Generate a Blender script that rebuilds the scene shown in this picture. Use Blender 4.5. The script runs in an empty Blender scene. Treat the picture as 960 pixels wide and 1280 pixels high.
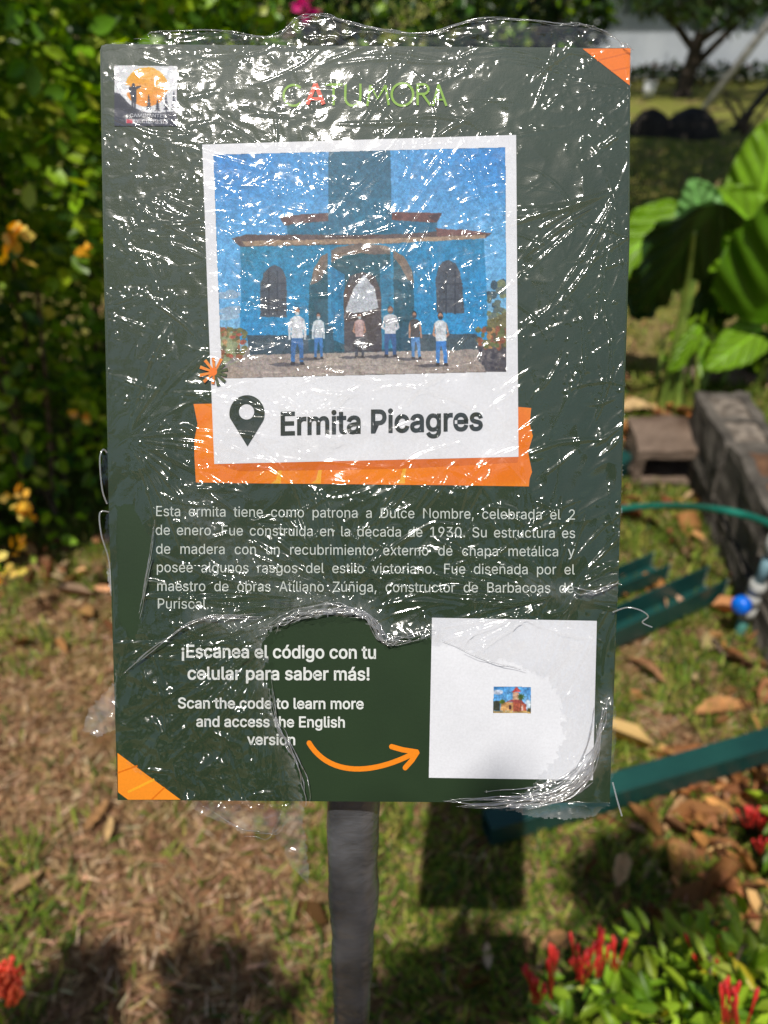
import bpy, bmesh, math, random, json
import numpy as np
from mathutils import Vector, Matrix
random.seed(7); RNG = np.random.default_rng(11)
SC = bpy.context.scene; COL = SC.collection
R = math.radians

# ---------------------------------------------------------------- camera
PITCH = R(35.0); CAMZ = 1.5; F = 950.0
RIGHT = Vector((1, 0, 0)); UP = Vector((0, math.sin(PITCH), math.cos(PITCH))); FWD = Vector((0, math.cos(PITCH), -math.sin(PITCH)))
CAM = Vector((0, 0, CAMZ))
cd = bpy.data.cameras.new('camera'); cam = bpy.data.objects.new('camera', cd); COL.objects.link(cam)
cam.location = CAM; cam.rotation_euler = (R(90) - PITCH, 0, 0)
cd.sensor_fit = 'VERTICAL'; cd.sensor_height = 36.0; cd.sensor_width = 27.0; cd.lens = F / 1280 * 36
cd.clip_start = 0.01; cd.clip_end = 2000
cd.dof.use_dof = True; cd.dof.focus_distance = 0.313; cd.dof.aperture_fstop = cd.lens / 3.1; cd.dof.aperture_blades = 0
SC.camera = cam
# ---------------------------------------------------------------- sky and sun
SUN_TRAVEL = Vector((0.148, 0.48, -1.0)).normalized(); TO_SUN = -SUN_TRAVEL
world = bpy.data.worlds.new('World'); SC.world = world; world.use_nodes = True
wn = world.node_tree; bg = wn.nodes['Background']; sky = wn.nodes.new('ShaderNodeTexSky'); sky.sky_type = 'NISHITA'; sky.sun_disc = False
sky.sun_elevation = math.asin(TO_SUN.z); sky.sun_rotation = math.atan2(TO_SUN.x, TO_SUN.y)
wn.links.new(sky.outputs[0], bg.inputs[0]); bg.inputs[1].default_value = 0.08
sd = bpy.data.lights.new('sun', 'SUN'); sd.energy = 4.3; sd.angle = R(0.53); sd.color = (1.0, 0.95, 0.87)
so = bpy.data.objects.new('sun', sd); COL.objects.link(so); so.location = (-3, -9, 20); so.rotation_euler = SUN_TRAVEL.to_track_quat('-Z', 'Y').to_euler()
SC.view_settings.view_transform = 'Standard'; SC.view_settings.look = 'None'; SC.view_settings.exposure = 0.0; SC.view_settings.gamma = 1.0
SC.view_settings.use_curve_mapping = False
SC.render.engine = 'CYCLES'; SC.cycles.use_denoising = True; SC.cycles.transparent_max_bounces = 24; SC.cycles.max_bounces = 8
SC.cycles.sample_clamp_indirect = 6

# ---------------------------------------------------------------- helpers
def lin(r, g, b):
    def f(c):
        c /= 255.0
        return c / 12.92 if c <= 0.04045 else ((c + 0.055) / 1.055) ** 2.4
    return (f(r), f(g), f(b), 1.0)
def ray(px, py): return RIGHT * ((px - 480) / F) + UP * ((640 - py) / F) + FWD
def gnd(px, py, z=0.0):
    d = ray(px, py); return CAM + d * ((z - CAMZ) / d.z)
def at_y(px, py, Y):
    d = ray(px, py); return CAM + d * (Y / d.y)
def at_depth(px, py, D): return CAM + ray(px, py) * D

def new_mat(name): 
    m = bpy.data.materials.new(name); m.use_nodes = True
    nt = m.node_tree; return m, nt, nt.nodes['Principled BSDF'], nt.nodes['Material Output']
def nd(nt, t, **kw):
    n = nt.nodes.new(t)
    for k, v in kw.items(): setattr(n, k, v)
    return n
def noise(nt, vec, scale, detail=4, rough=0.55, dist=0.0):
    n = nd(nt, 'ShaderNodeTexNoise'); n.inputs['Scale'].default_value = scale; n.inputs['Detail'].default_value = detail
    n.inputs['Roughness'].default_value = rough; n.inputs['Distortion'].default_value = dist
    if vec is not None: nt.links.new(vec, n.inputs['Vector'])
    return n
def ramp(nt, fac, stops):
    r = nd(nt, 'ShaderNodeValToRGB'); e = r.color_ramp.elements
    while len(e) < len(stops): e.new(0.5)
    for i, (p, c) in enumerate(stops): e[i].position = p; e[i].color = c if len(c) == 4 else (*c, 1)
    nt.links.new(fac, r.inputs[0]); return r
def bump(nt, height, strength, distance, bsdf):
    b = nd(nt, 'ShaderNodeBump'); b.inputs['Strength'].default_value = strength; b.inputs['Distance'].default_value = distance
    nt.links.new(height, b.inputs['Height']); nt.links.new(b.outputs[0], bsdf.inputs['Normal']); return b

def noisy_mat(name, c1, c2, scale, rough=0.6, bumpd=0.0, detail=6, metallic=0.0, bscale=None, lo=0.35, hi=0.65, spec=0.5):
    m, nt, p, o = new_mat(name); tc = nd(nt, 'ShaderNodeTexCoord')
    n = noise(nt, tc.outputs['Object'], scale, detail); r = ramp(nt, n.outputs[0], [(lo, c1), (hi, c2)])
    nt.links.new(r.outputs[0], p.inputs['Base Color']); p.inputs['Roughness'].default_value = rough; p.inputs['Metallic'].default_value = metallic
    p.inputs['Specular IOR Level'].default_value = spec
    if bumpd: 
        n2 = noise(nt, tc.outputs['Object'], bscale or scale * 3, 8, 0.65); bump(nt, n2.outputs[0], 1.0, bumpd, p)
    return m
def leaf_mat(name, transl=0.35, rough=0.4, attr='Col', spec=0.4):
    m, nt, p, o = new_mat(name); a = nd(nt, 'ShaderNodeAttribute', attribute_name=attr)
    nt.links.new(a.outputs['Color'], p.inputs['Base Color']); p.inputs['Roughness'].default_value = rough; p.inputs['Specular IOR Level'].default_value = spec
    t = nd(nt, 'ShaderNodeBsdfTranslucent'); mx = nd(nt, 'ShaderNodeMixShader'); mx.inputs[0].default_value = transl
    hs = nd(nt, 'ShaderNodeHueSaturation'); hs.inputs['Value'].default_value = 1.5; hs.inputs['Hue'].default_value = 0.485; hs.inputs['Saturation'].default_value = 1.1
    nt.links.new(a.outputs['Color'], hs.inputs['Color']); nt.links.new(hs.outputs[0], t.inputs[0])
    nt.links.new(p.outputs[0], mx.inputs[1]); nt.links.new(t.outputs[0], mx.inputs[2]); nt.links.new(mx.outputs[0], o.inputs[0])
    return m

def link_obj(name, me, mat=None, parent=None):
    o = bpy.data.objects.new(name, me); COL.objects.link(o)
    if mat is not None: me.materials.append(mat)
    if parent is not None: o.parent = parent
    return o
def tag(o, label=None, cat=None, group=None, kind=None):
    if label: o['label'] = label
    if cat: o['category'] = cat
    if group: o['group'] = group
    if kind: o['kind'] = kind
    return o
def thing(name, label, cat, loc=(0, 0, 0), group=None):
    o = bpy.data.objects.new(name, None); COL.objects.link(o); o.location = loc; o.empty_display_size = 0.1
    return tag(o, label, cat, group)
def np_mesh(name, V, loops, starts, totals, col=None, smooth=False):
    me = bpy.data.meshes.new(name); V = np.ascontiguousarray(V, dtype=np.float32)
    me.vertices.add(len(V)); me.vertices.foreach_set('co', V.ravel())
    me.loops.add(len(loops)); me.loops.foreach_set('vertex_index', np.ascontiguousarray(loops, dtype=np.int32))
    me.polygons.add(len(starts)); me.polygons.foreach_set('loop_start', np.ascontiguousarray(starts, dtype=np.int32))
    me.polygons.foreach_set('loop_total', np.ascontiguousarray(totals, dtype=np.int32))
    if smooth: me.polygons.foreach_set('use_smooth', np.ones(len(starts), dtype=bool))
    me.update(calc_edges=True)
    if col is not None:
        a = me.color_attributes.new('Col', 'FLOAT_COLOR', 'POINT'); c = np.ones((len(V), 4), np.float32); c[:, :3] = col[:, :3]
        a.data.foreach_set('color', c.ravel())
    return me
def grid_mesh(name, P, col=None, smooth=True, keep=None, wrap=False):
    """P: (n,m,3) array of points."""
    n, m = P.shape[:2]; idx = np.arange(n * m).reshape(n, m)
    if wrap: nxt = np.roll(idx, -1, axis=1); a, b, c, d = idx[:-1], nxt[:-1], nxt[1:], idx[1:]
    else: a, b, c, d = idx[:-1, :-1], idx[:-1, 1:], idx[1:, 1:], idx[1:, :-1]
    q = np.stack([a, b, c, d], -1).reshape(-1, 4)
    if keep is not None: q = q[keep.reshape(-1)]
    used, inv = np.unique(q, return_inverse=True); V = P.reshape(-1, 3)[used]; q = inv.reshape(-1, 4)
    cc = None if col is None else col.reshape(-1, col.shape[-1])[used]
    return np_mesh(name, V, q.ravel(), np.arange(len(q)) * 4, np.full(len(q), 4), cc, smooth)
def bm_obj(name, bm, mat, parent=None, smooth=False, bevel=0.0, loc=None):
    bmesh.ops.recalc_face_normals(bm, faces=bm.faces)
    me = bpy.data.meshes.new(name); bm.to_mesh(me); bm.free()
    if smooth: me.polygons.foreach_set('use_smooth', np.ones(len(me.polygons), dtype=bool))
    o = link_obj(name, me, mat, parent)
    if bevel: 
        b = o.modifiers.new('bevel', 'BEVEL'); b.width = bevel; b.segments = 2; b.limit_method = 'ANGLE'
    return o
def add_box(bm, lo, hi, M=None):
    vs = [bm.verts.new((x, y, z)) for x in (lo[0], hi[0]) for y in (lo[1], hi[1]) for z in (lo[2], hi[2])]
    for f in ((0, 1, 3, 2), (4, 6, 7, 5), (0, 4, 5, 1), (2, 3, 7, 6), (0, 2, 6, 4), (1, 5, 7, 3)): bm.faces.new([vs[i] for i in f])
    if M is not None: bmesh.ops.transform(bm, matrix=M, verts=vs)
    return vs
def tube_pts(path, rad, seg=10, jitter=0.0):
    path = [Vector(p) for p in path]; n = len(path); rad = rad if hasattr(rad, '__len__') else [rad] * n
    rows = []; up = Vector((0.31, 0.2, 0.93)).normalized()
    for i, p in enumerate(path):
        t = (path[min(i + 1, n - 1)] - path[max(i - 1, 0)]).normalized()
        a = t.cross(up); a = a.normalized() if a.length > 1e-4 else Vector((1, 0, 0)); b = t.cross(a)
        rows.append([p + (a * math.cos(2 * math.pi * k / seg) + b * math.sin(2 * math.pi * k / seg)) * rad[i] * (1 + jitter * (random.random() - .5)) for k in range(seg)])
    return rows
def add_tube(bm, path, rad, seg=10, jitter=0.0, caps=True):
    rows = [[bm.verts.new(v) for v in r] for r in tube_pts(path, rad, seg, jitter)]
    for r0, r1 in zip(rows, rows[1:]):
        for k in range(seg): bm.faces.new((r0[k], r0[(k + 1) % seg], r1[(k + 1) % seg], r1[k]))
    if caps: bm.faces.new(rows[0]); bm.faces.new(rows[-1][::-1])
def tube_obj(name, path, rad, mat, parent=None, seg=12, jitter=0.0, smooth=True):
    bm = bmesh.new(); add_tube(bm, path, rad, seg, jitter); return bm_obj(name, bm, mat, parent, smooth)
def smooth_path(pts, n=24):
    pts = [Vector(p) for p in pts]; out = []
    for i in range(len(pts) - 1):
        p0, p1, p2, p3 = pts[max(i - 1, 0)], pts[i], pts[i + 1], pts[min(i + 2, len(pts) - 1)]
        for j in range(n):
            t = j / n; out.append(0.5 * ((2 * p1) + (p2 - p0) * t + (2 * p0 - 5 * p1 + 4 * p2 - p3) * t * t + (3 * p1 - p0 - 3 * p2 + p3) * t ** 3))
    return out + [pts[-1]]

# value noise for numpy (2-D, tileless)
def vnoise(x, y, seed=0):
    xi = np.floor(x).astype(np.int64); yi = np.floor(y).astype(np.int64); fx = x - xi; fy = y - yi
    fx = fx * fx * fx * (fx * (fx * 6 - 15) + 10); fy = fy * fy * fy * (fy * (fy * 6 - 15) + 10)
    def h(a, b):
        n = (a * 374761393 + b * 668265263 + seed * 974634777) & 0x7fffffff
        n = ((n ^ (n >> 13)) * 1274126177) & 0x7fffffff
        return ((n ^ (n >> 16)) & 0xffff) / 65535.0
    return (h(xi, yi) * (1 - fx) + h(xi + 1, yi) * fx) * (1 - fy) + (h(xi, yi + 1) * (1 - fx) + h(xi + 1, yi + 1) * fx) * fy
def fbm(x, y, oct=4, seed=0, gain=0.5):
    s = 0; a = 1; t = 0
    for k in range(oct): s = s + a * vnoise(x * 2 ** k + 17.3 * k, y * 2 ** k - 9.1 * k, seed + k); t += a; a *= gain
    return s / t
def unit(a): return a / np.maximum(np.linalg.norm(a, axis=-1, keepdims=True), 1e-9)

LEAF_T = {  # outline along the blade: (s, half width) left/right pairs between base and tip
    'oval': ((0.28, 0.42), (0.66, 0.40)), 'lance': ((0.30, 0.40), (0.68, 0.27)), 'dry': ((0.25, 0.36), (0.7, 0.42))}
def leaf_cloud(name, P, D, N, L, W, col, mat, parent=None, kind='oval', fold=0.12, droop=0.1):
    """P base points, D blade direction, N face normal, L lengths, W widths (full), col per leaf."""
    n = len(P); D = unit(D); N = unit(N - D * (N * D).sum(-1, keepdims=True)); S = np.cross(D, N)
    L = np.broadcast_to(np.asarray(L, float), (n,))[:, None]; W = np.broadcast_to(np.asarray(W, float), (n,))[:, None]
    (s1, w1), (s2, w2) = LEAF_T[kind]
    def pt(s, w, dz): return P + D * L * s + S * W * w + N * L * dz
    vs = [pt(0, 0, 0), pt(s1, 0, -fold * .5), pt(s2, 0, -fold * .5 - droop * .5), pt(1, 0, -droop),
          pt(s1, w1, fold * .3), pt(s2, w2, fold * .3 - droop * .5), pt(s1, -w1, fold * .3), pt(s2, -w2, fold * .3 - droop * .5)]
    V = np.stack(vs, 1).reshape(-1, 3)
    faces = [(0, 6, 1), (1, 6, 7, 2), (2, 7, 3), (0, 1, 4), (1, 2, 5, 4), (2, 3, 5)]
    lp = np.concatenate([np.array(f) for f in faces]); tot = np.array([len(f) for f in faces]); st = np.concatenate([[0], np.cumsum(tot)[:-1]])
    loops = (np.arange(n)[:, None] * 8 + lp).ravel(); starts = (np.arange(n)[:, None] * len(lp) + st).ravel(); totals = np.tile(tot, n)
    c = np.repeat(col, 8, axis=0)
    me = np_mesh(name, V, loops, starts, totals, c, True)
    return link_obj(name, me, mat, parent)
def pick_cols(n, pal, wts, var=0.25):
    pal = np.array([p[:3] for p in pal]); w = np.array(wts, float); w /= w.sum()
    c = pal[RNG.choice(len(pal), n, p=w)]; return np.clip(c * (1 + var * (RNG.random((n, 1)) * 2 - 1)) * (1 + 0.12 * (RNG.random((n, 3)) * 2 - 1)), 0, 1)

# ---------------------------------------------------------------- shared materials
M_LEAF = leaf_mat('leaf_green'); M_LEAF_GLOSS = leaf_mat('leaf_glossy', 0.3, 0.3, spec=0.5); M_PETAL = leaf_mat('petal', 0.4, 0.5, spec=0.2)
M_DRY = leaf_mat('dry_leaf', 0.15, 0.7, spec=0.2); M_GRASS = leaf_mat('grass_blade', 0.3, 0.55, spec=0.25)
M_BARK = noisy_mat('bark', lin(40, 33, 27), lin(74, 62, 50), 14, 0.9, 0.02)
M_TWIG = noisy_mat('twig', lin(70, 55, 40), lin(125, 105, 85), 30, 0.85, 0.004)
# ================================================================ THE GROUND
def soil_h(x, y): return 0.012 * (fbm(x * 3, y * 3, 4, 5) - 0.5) * 2 + 0.05 * (fbm(x * .35, y * .35, 3, 9) - 0.5)
def green_patch(x, y):   # 0 = straw, 1 = green
    g = .6 * fbm(x * 2.6 + 3, y * 2.6, 4, 21) + .4 * fbm(x * 9 + 3, y * 9, 3, 25)
    bias = np.clip(0.50 + 0.15 * np.clip((x - 0.0) / 0.5, -1, 1) + 0.08 * np.clip((y - 0.7) / 1.0, -.6, 1), 0, 1)
    return np.clip((g - (0.70 - bias * 0.52)) / 0.12, 0, 1)
def litter_patch(x, y):  # leaf litter on the right, under the hedge on the left
    a = 1.3 * np.exp(-((x - 0.76) / .2) ** 2 - ((y - 0.96) / .17) ** 2) + 0.25 * np.exp(-((x - 1.0) / .16) ** 2 - ((y - 1.4) / .3) ** 2) + 0.5 * np.exp(-((x - 1.0) / .25) ** 2 - ((y - 2.7) / .5) ** 2)
    b = 0.3 * np.exp(-((x + 1.05) / .5) ** 2 - ((y - 1.75) / .18) ** 2)
    return np.clip(a + b, 0, 1)
m, nt, p, o = new_mat('lawn_soil'); geo = nd(nt, 'ShaderNodeNewGeometry')
n1 = noise(nt, geo.outputs['Position'], 2.2, 6, 0.6); n2 = noise(nt, geo.outputs['Position'], 70, 6, 0.7); n3 = noise(nt, geo.outputs['Position'], 0.5, 4)
straw = ramp(nt, n2.outputs[0], [(0.3, lin(88, 66, 46)), (0.5, lin(140, 112, 82)), (0.72, lin(190, 165, 128))])
green = ramp(nt, n2.outputs[0], [(0.3, lin(84, 90, 38)), (0.55, lin(132, 134, 62)), (0.75, lin(178, 170, 96))])
sep = nd(nt, 'ShaderNodeSeparateXYZ'); nt.links.new(geo.outputs['Position'], sep.inputs[0])
far = nd(nt, 'ShaderNodeMapRange'); far.inputs['From Min'].default_value = 1.5; far.inputs['From Max'].default_value = 5.0; far.inputs['To Min'].default_value = -0.1; far.inputs['To Max'].default_value = 0.12
nt.links.new(sep.outputs['Y'], far.inputs['Value'])
ad = nd(nt, 'ShaderNodeMath', operation='ADD'); nt.links.new(n1.outputs[0], ad.inputs[0]); nt.links.new(far.outputs[0], ad.inputs[1])
fr = ramp(nt, ad.outputs[0], [(0.42, (0, 0, 0, 1)), (0.6, (1, 1, 1, 1))])
mix = nd(nt, 'ShaderNodeMix', data_type='RGBA'); nt.links.new(fr.outputs[0], mix.inputs[0]); nt.links.new(straw.outputs[0], mix.inputs[6]); nt.links.new(green.outputs[0], mix.inputs[7])
nt.links.new(mix.outputs[2], p.inputs['Base Color']); p.inputs['Roughness'].default_value = 0.95; p.inputs['Specular IOR Level'].default_value = 0.1
bump(nt, n2.outputs[0], 1.0, 0.012, p)
M_SOIL = m
xs = np.concatenate([np.linspace(-400, -12, 20)[:-1], np.linspace(-12, -1.6, 40)[:-1], np.linspace(-1.6, 1.8, 170)[:-1], np.linspace(1.8, 14, 45)[:-1], np.linspace(14, 400, 20)])
ys = np.concatenate([np.linspace(-60, -2, 12)[:-1], np.linspace(-2, 3.5, 260)[:-1], np.linspace(3.5, 30, 90)[:-1], np.linspace(30, 800, 24)])
X, Y = np.meshgrid(xs, ys); Z = soil_h(X, Y) - 0.02 - 0.0004 * np.clip(Y - 30, 0, None)
me = grid_mesh('lawn', np.stack([X, Y, Z], -1)); lawn = link_obj('lawn', me, M_SOIL); tag(lawn, 'dry patchy lawn with straw and green tufts', 'lawn', kind='structure')

# straw thatch, green blades and small litter: nobody could count them
def blades(name, n, box, sampler, Lr, Wr, elev, pal, wts, label, cat, seedcol=0.3, mat=M_GRASS):
    x = RNG.uniform(box[0], box[1], n); y = RNG.uniform(box[2], box[3], n); k = RNG.random(n) < sampler(x, y); x, y = x[k], y[k]; n = len(x)
    az = RNG.uniform(0, 2 * np.pi, n); el = np.radians(RNG.uniform(elev[0], elev[1], n)); L = RNG.uniform(*Lr, n); W = RNG.uniform(*Wr, n)
    D = np.stack([np.cos(az) * np.cos(el), np.sin(az) * np.cos(el), np.sin(el)], 1); S = np.stack([-np.sin(az), np.cos(az), RNG.uniform(-.3, .3, n)], 1)
    P = np.stack([x, y, soil_h(x, y) - 0.012 + RNG.uniform(0, .008, n)], 1); G = np.array([0, 0, -1.0])
    def at(s, w): return P + D * (L * s)[:, None] + G * (L * 0.35 * s * s * np.cos(el) * (el > .2))[:, None] + S * (W * w)[:, None]
    V = np.stack([at(0, -.5), at(0, .5), at(.55, -.45), at(.55, .45), at(1, 0)], 1).reshape(-1, 3)
    lp = np.array([0, 1, 3, 2, 2, 3, 4]); loops = (np.arange(n)[:, None] * 5 + lp).ravel(); starts = (np.arange(n)[:, None] * 7 + np.array([0, 4])).ravel(); tot = np.tile([4, 3], n)
    me = np_mesh(name, V, loops, starts, tot, np.repeat(pick_cols(n, pal, wts, seedcol), 5, axis=0), True)
    return tag(link_obj(name, me, mat), label, cat, kind='stuff')
STRAW = [lin(160, 124, 88), lin(204, 170, 130), lin(104, 74, 50), lin(226, 200, 164)]
GREEN = [lin(98, 122, 40), lin(128, 146, 50), lin(66, 90, 34), lin(166, 164, 78)]
blades('dry_grass', 80000, (-1.5, 1.7, 0.15, 2.8), lambda x, y: 0.92 - 0.6 * green_patch(x, y), (.02, .06), (.0016, .004), (-2, 26), STRAW, [4, 3, 3, 1], 'dry mown straw lying over the lawn', 'dry grass')
blades('green_grass', 110000, (-1.5, 1.7, 0.15, 3.2), lambda x, y: 0.05 + 0.95 * green_patch(x, y), (.025, .065), (.0028, .006), (15, 75), GREEN, [4, 4, 3, 2], 'short green grass growing in tufts', 'grass')
blades('lawn_grass', 60000, (-3, 6, 2.8, 9.5), lambda x, y: 0.35 + 0.65 * green_patch(x, y), (.04, .09), (.004, .009), (20, 75), GREEN + STRAW[:2], [4, 4, 3, 3, 2, 1], 'sparser green grass farther off across the lawn', 'grass')

# dry leaves: the mass of small ones is stuff, the ones that show are things
DRYP = [lin(165, 112, 66), lin(190, 140, 88), lin(120, 78, 46), lin(205, 165, 110), lin(140, 96, 62)]
def scatter_litter(n):
    x = RNG.uniform(-1.6, 1.5, n); y = RNG.uniform(.3, 3.3, n); k = RNG.random(n) < litter_patch(x, y) * .95 + .006; x, y = x[k], y[k]; n = len(x)
    az = RNG.uniform(0, 2 * np.pi, n); D = np.stack([np.cos(az), np.sin(az), RNG.uniform(-.15, .5, n)], 1); N = np.stack([RNG.normal(0, .35, n), RNG.normal(0, .35, n), np.ones(n)], 1)
    P = np.stack([x, y, soil_h(x, y) + RNG.uniform(0.0, .03, n)], 1); L = RNG.uniform(.02, .06, n) * (1 + 1.0 * (RNG.random(n) < .4))
    o = leaf_cloud('leaf_litter', P, D, N, L, L * RNG.uniform(.14, .75, n), pick_cols(n, DRYP + [lin(96, 66, 44), lin(180, 150, 118)], [3, 3, 3, 1, 2, 2, 1.5], .35), M_DRY, None, 'dry', .45, .4)
    tag(o, 'scattered small dry leaves lying over the lawn', 'leaf litter', kind='stuff')
scatter_litter(13000)
def big_leaf(px, py, ln, wd, ang, col, label, curl=.5, lift=.02):
    c = gnd(px, py, .03); nu, nv = 13, 9; s = np.linspace(0, 1, nu)[:, None]; t = np.linspace(-1, 1, nv)[None, :]
    w = wd * .5 * np.sin(np.pi * np.clip(s, .02, .985)) ** .75 * (1 - .25 * s); u = (s - .5) * ln + 0 * t; v = w * t
    z = curl * (v ** 2) / max(wd, .01) * 2.2 + .25 * curl * np.sin(s * 5 + ang) * ln * .25 + .004 * np.sin(s * 30) * np.abs(t) + lift
    ca, sa = math.cos(ang), math.sin(ang); P = np.stack([u * ca - v * sa, u * sa + v * ca, z], -1)
    P[..., 2] -= P[..., 2].min()
    o = link_obj('fallen_leaf', grid_mesh('fallen_leaf', P), noisy_mat('dry_leaf_' + str(int(px)), tuple(x * .6 for x in lin(*col)[:3]) + (1,), lin(*col), 45, .7, .002))
    o.location = (c.x, c.y, float(soil_h(np.array(c.x), np.array(c.y))) + .006); tag(o, label, 'leaf', 'large dry leaves fallen on the lawn')
big_leaf(905, 880, .16, .055, .25, (196, 140, 84), 'long tan dry leaf lying above the front green channel at right edge')
big_leaf(925, 1000, .12, .075, 1.2, (190, 128, 70), 'broad orange brown dry leaf by the right edge below green channel')
big_leaf(880, 1020, .11, .05, 2.4, (160, 105, 62), 'curled brown dry leaf in the litter under the right channel', .8)
big_leaf(905, 1105, .10, .04, -.5, (176, 112, 64), 'rusty dry leaf lying in the dark litter just behind the red flowered bush', .8)
big_leaf(845, 1010, .14, .022, .9, (190, 150, 105), 'thin pale dry leaf strip at left side of the leaf litter')
big_leaf(810, 835, .13, .03, -.9, (150, 105, 66), 'narrow curled brown leaf on grass below the green channels', 1.0)
big_leaf(120, 1015, .085, .03, 1.25, (176, 130, 82), 'pointed tan dry leaf lying left of the sign bottom corner')
big_leaf(135, 1032, .06, .022, 1.7, (214, 176, 120), 'small pale yellow dry leaf next to a pointed tan leaf', .6)
big_leaf(30, 1100, .07, .03, .8, (176, 140, 95), 'pale tan dry leaf on brown grass at the left edge')
big_leaf(700, 1172, .075, .04, .3, (205, 150, 95), 'light orange dry leaf on grass left of the red flowered bush', .5)
big_leaf(800, 505, .20, .11, .2, (206, 172, 120), 'wide pale yellow dry leaf behind the small hollow block', .5)
big_leaf(610, 1190, .05, .02, 1.5, (205, 180, 150), 'tiny pale leaf shape standing in for a sunlit gap in the shadow', .4)  # pale sliver painted for the spot of sunlight between phone and hand shadows

# ================================================================ BACKGROUND STRUCTURES
def at_ground(px, py): return gnd(px, py, 0.0)
# white shed
M_SHED = noisy_mat('white_sheet_metal', lin(182, 188, 196), lin(205, 210, 216), 1.5, .45, 0.0)
M_SHED_TRIM = noisy_mat('grey_trim', lin(120, 124, 128), lin(150, 153, 156), 3, .5)
shed = thing('white_shed', 'long white metal walled shed beyond the lawn behind the tree', 'shed', (6.75, 16.4, 0))
bm = bmesh.new(); x0, x1 = -2.9, 6.0
xx = np.arange(x0, x1, .12); prof = []
for i, x in enumerate(xx): prof += [(x, 0), (x + .07, 0), (x + .085, -.02), (x + .105, -.02)]
top = [bm.verts.new((x, y, 1.9)) for x, y in prof]; bot = [bm.verts.new((x, y, .12)) for x, y in prof]
for i in range(len(prof) - 1): bm.faces.new((bot[i], bot[i + 1], top[i + 1], top[i]))
bm_obj('wall', bm, M_SHED, shed)
bm = bmesh.new(); add_box(bm, (x0 - .02, .03, 0), (x0 + .05, 5, 1.9)); bm_obj('side_wall', bm, M_SHED, shed)
bm = bmesh.new(); add_box(bm, (x0 - .06, -.09, -.05), (x0 + .02, -.03, 1.9)); bm_obj('corner_trim', bm, noisy_mat('white_trim', lin(215, 218, 222), lin(230, 232, 235), 3, .4), shed)
bm = bmesh.new(); add_box(bm, (x0 - .02, -.06, -.05), (x1, .02, .115)); bm_obj('plinth', bm, M_SHED_TRIM, shed)
bm = bmesh.new()
v = [bm.verts.new(q) for q in ((x0 - .3, -.5, 1.75), (x1, -.5, 1.75), (x1, 2.6, 2.9), (x0 - .3, 2.6, 2.9), (x0 - .3, -.5, 1.79), (x1, -.5, 1.79), (x1, 2.6, 2.94), (x0 - .3, 2.6, 2.94))]
for f in ((0, 3, 2, 1), (4, 5, 6, 7), (0, 1, 5, 4), (2, 3, 7, 6), (1, 2, 6, 5), (0, 4, 7, 3)): bm.faces.new([v[i] for i in f])
bm_obj('roof', bm, M_SHED, shed)
# planting bed in front of the shed
def shrub_blob(name, c, r, n, size, pal, wts, mat, parent, seed=0, kind='oval', shell=.55, asp=.55, up=.4, lump=.35):
    u = unit(RNG.normal(size=(n, 3))); rad = shell + (1 - shell) * RNG.random(n) ** .6
    lum = 1 + lump * (fbm(u[:, 0] * 2.2 + seed, u[:, 1] * 2.2 + u[:, 2] * 2.7, 3, seed + 31) - .5) * 2
    P = np.array(c) + u * rad[:, None] * lum[:, None] * np.array(r)
    D = unit(u * .5 + RNG.normal(size=(n, 3)) * .7 + np.array([0, 0, .1])); N = unit(u * .5 + RNG.normal(size=(n, 3)) * .5 + np.array([0, 0, up]))
    L = size * RNG.uniform(.6, 1.25, n)
    keep = P[:, 2] > .01
    return leaf_cloud(name, P[keep], D[keep], N[keep], L[keep], L[keep] * asp, pick_cols(n, pal, wts)[keep], mat, parent, kind)
DARKG = [lin(38, 58, 28), lin(52, 76, 34), lin(70, 92, 44), lin(34, 46, 26)]
MIDG = [lin(66, 100, 34), lin(92, 128, 44), lin(50, 78, 30), lin(118, 146, 60)]
YELG = [lin(130, 168, 28), lin(164, 194, 42), lin(96, 136, 28), lin(200, 212, 90)]
bed = thing('low_shrub', 'low dark shrub row growing along the foot of the white shed', 'shrub', (6.6, 15.6, 0))
shrub_blob('foliage', (.2, .1, .08), (3.6, .35, .16), 2200, .12, DARKG + [lin(95, 50, 40)], [3, 3, 1, 2, 1.2], M_LEAF, bed, 4)
bucket = thing('white_bucket', 'small white plastic bucket standing on the lawn before the shed', 'bucket', at_ground(810, 121))
bm = bmesh.new(); add_tube(bm, [(0, 0, 0), (0, 0, .2)], [.075, .095], 20); bm_obj('body', bm, noisy_mat('white_plastic', lin(215, 215, 215), lin(230, 230, 230), 8, .4), bucket, True)
bm = bmesh.new(); add_tube(bm, [(0, 0, .19), (0, 0, .212)], .102, 20); bm_obj('rim', bm, bpy.data.materials['white_plastic'], bucket, True)

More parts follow.
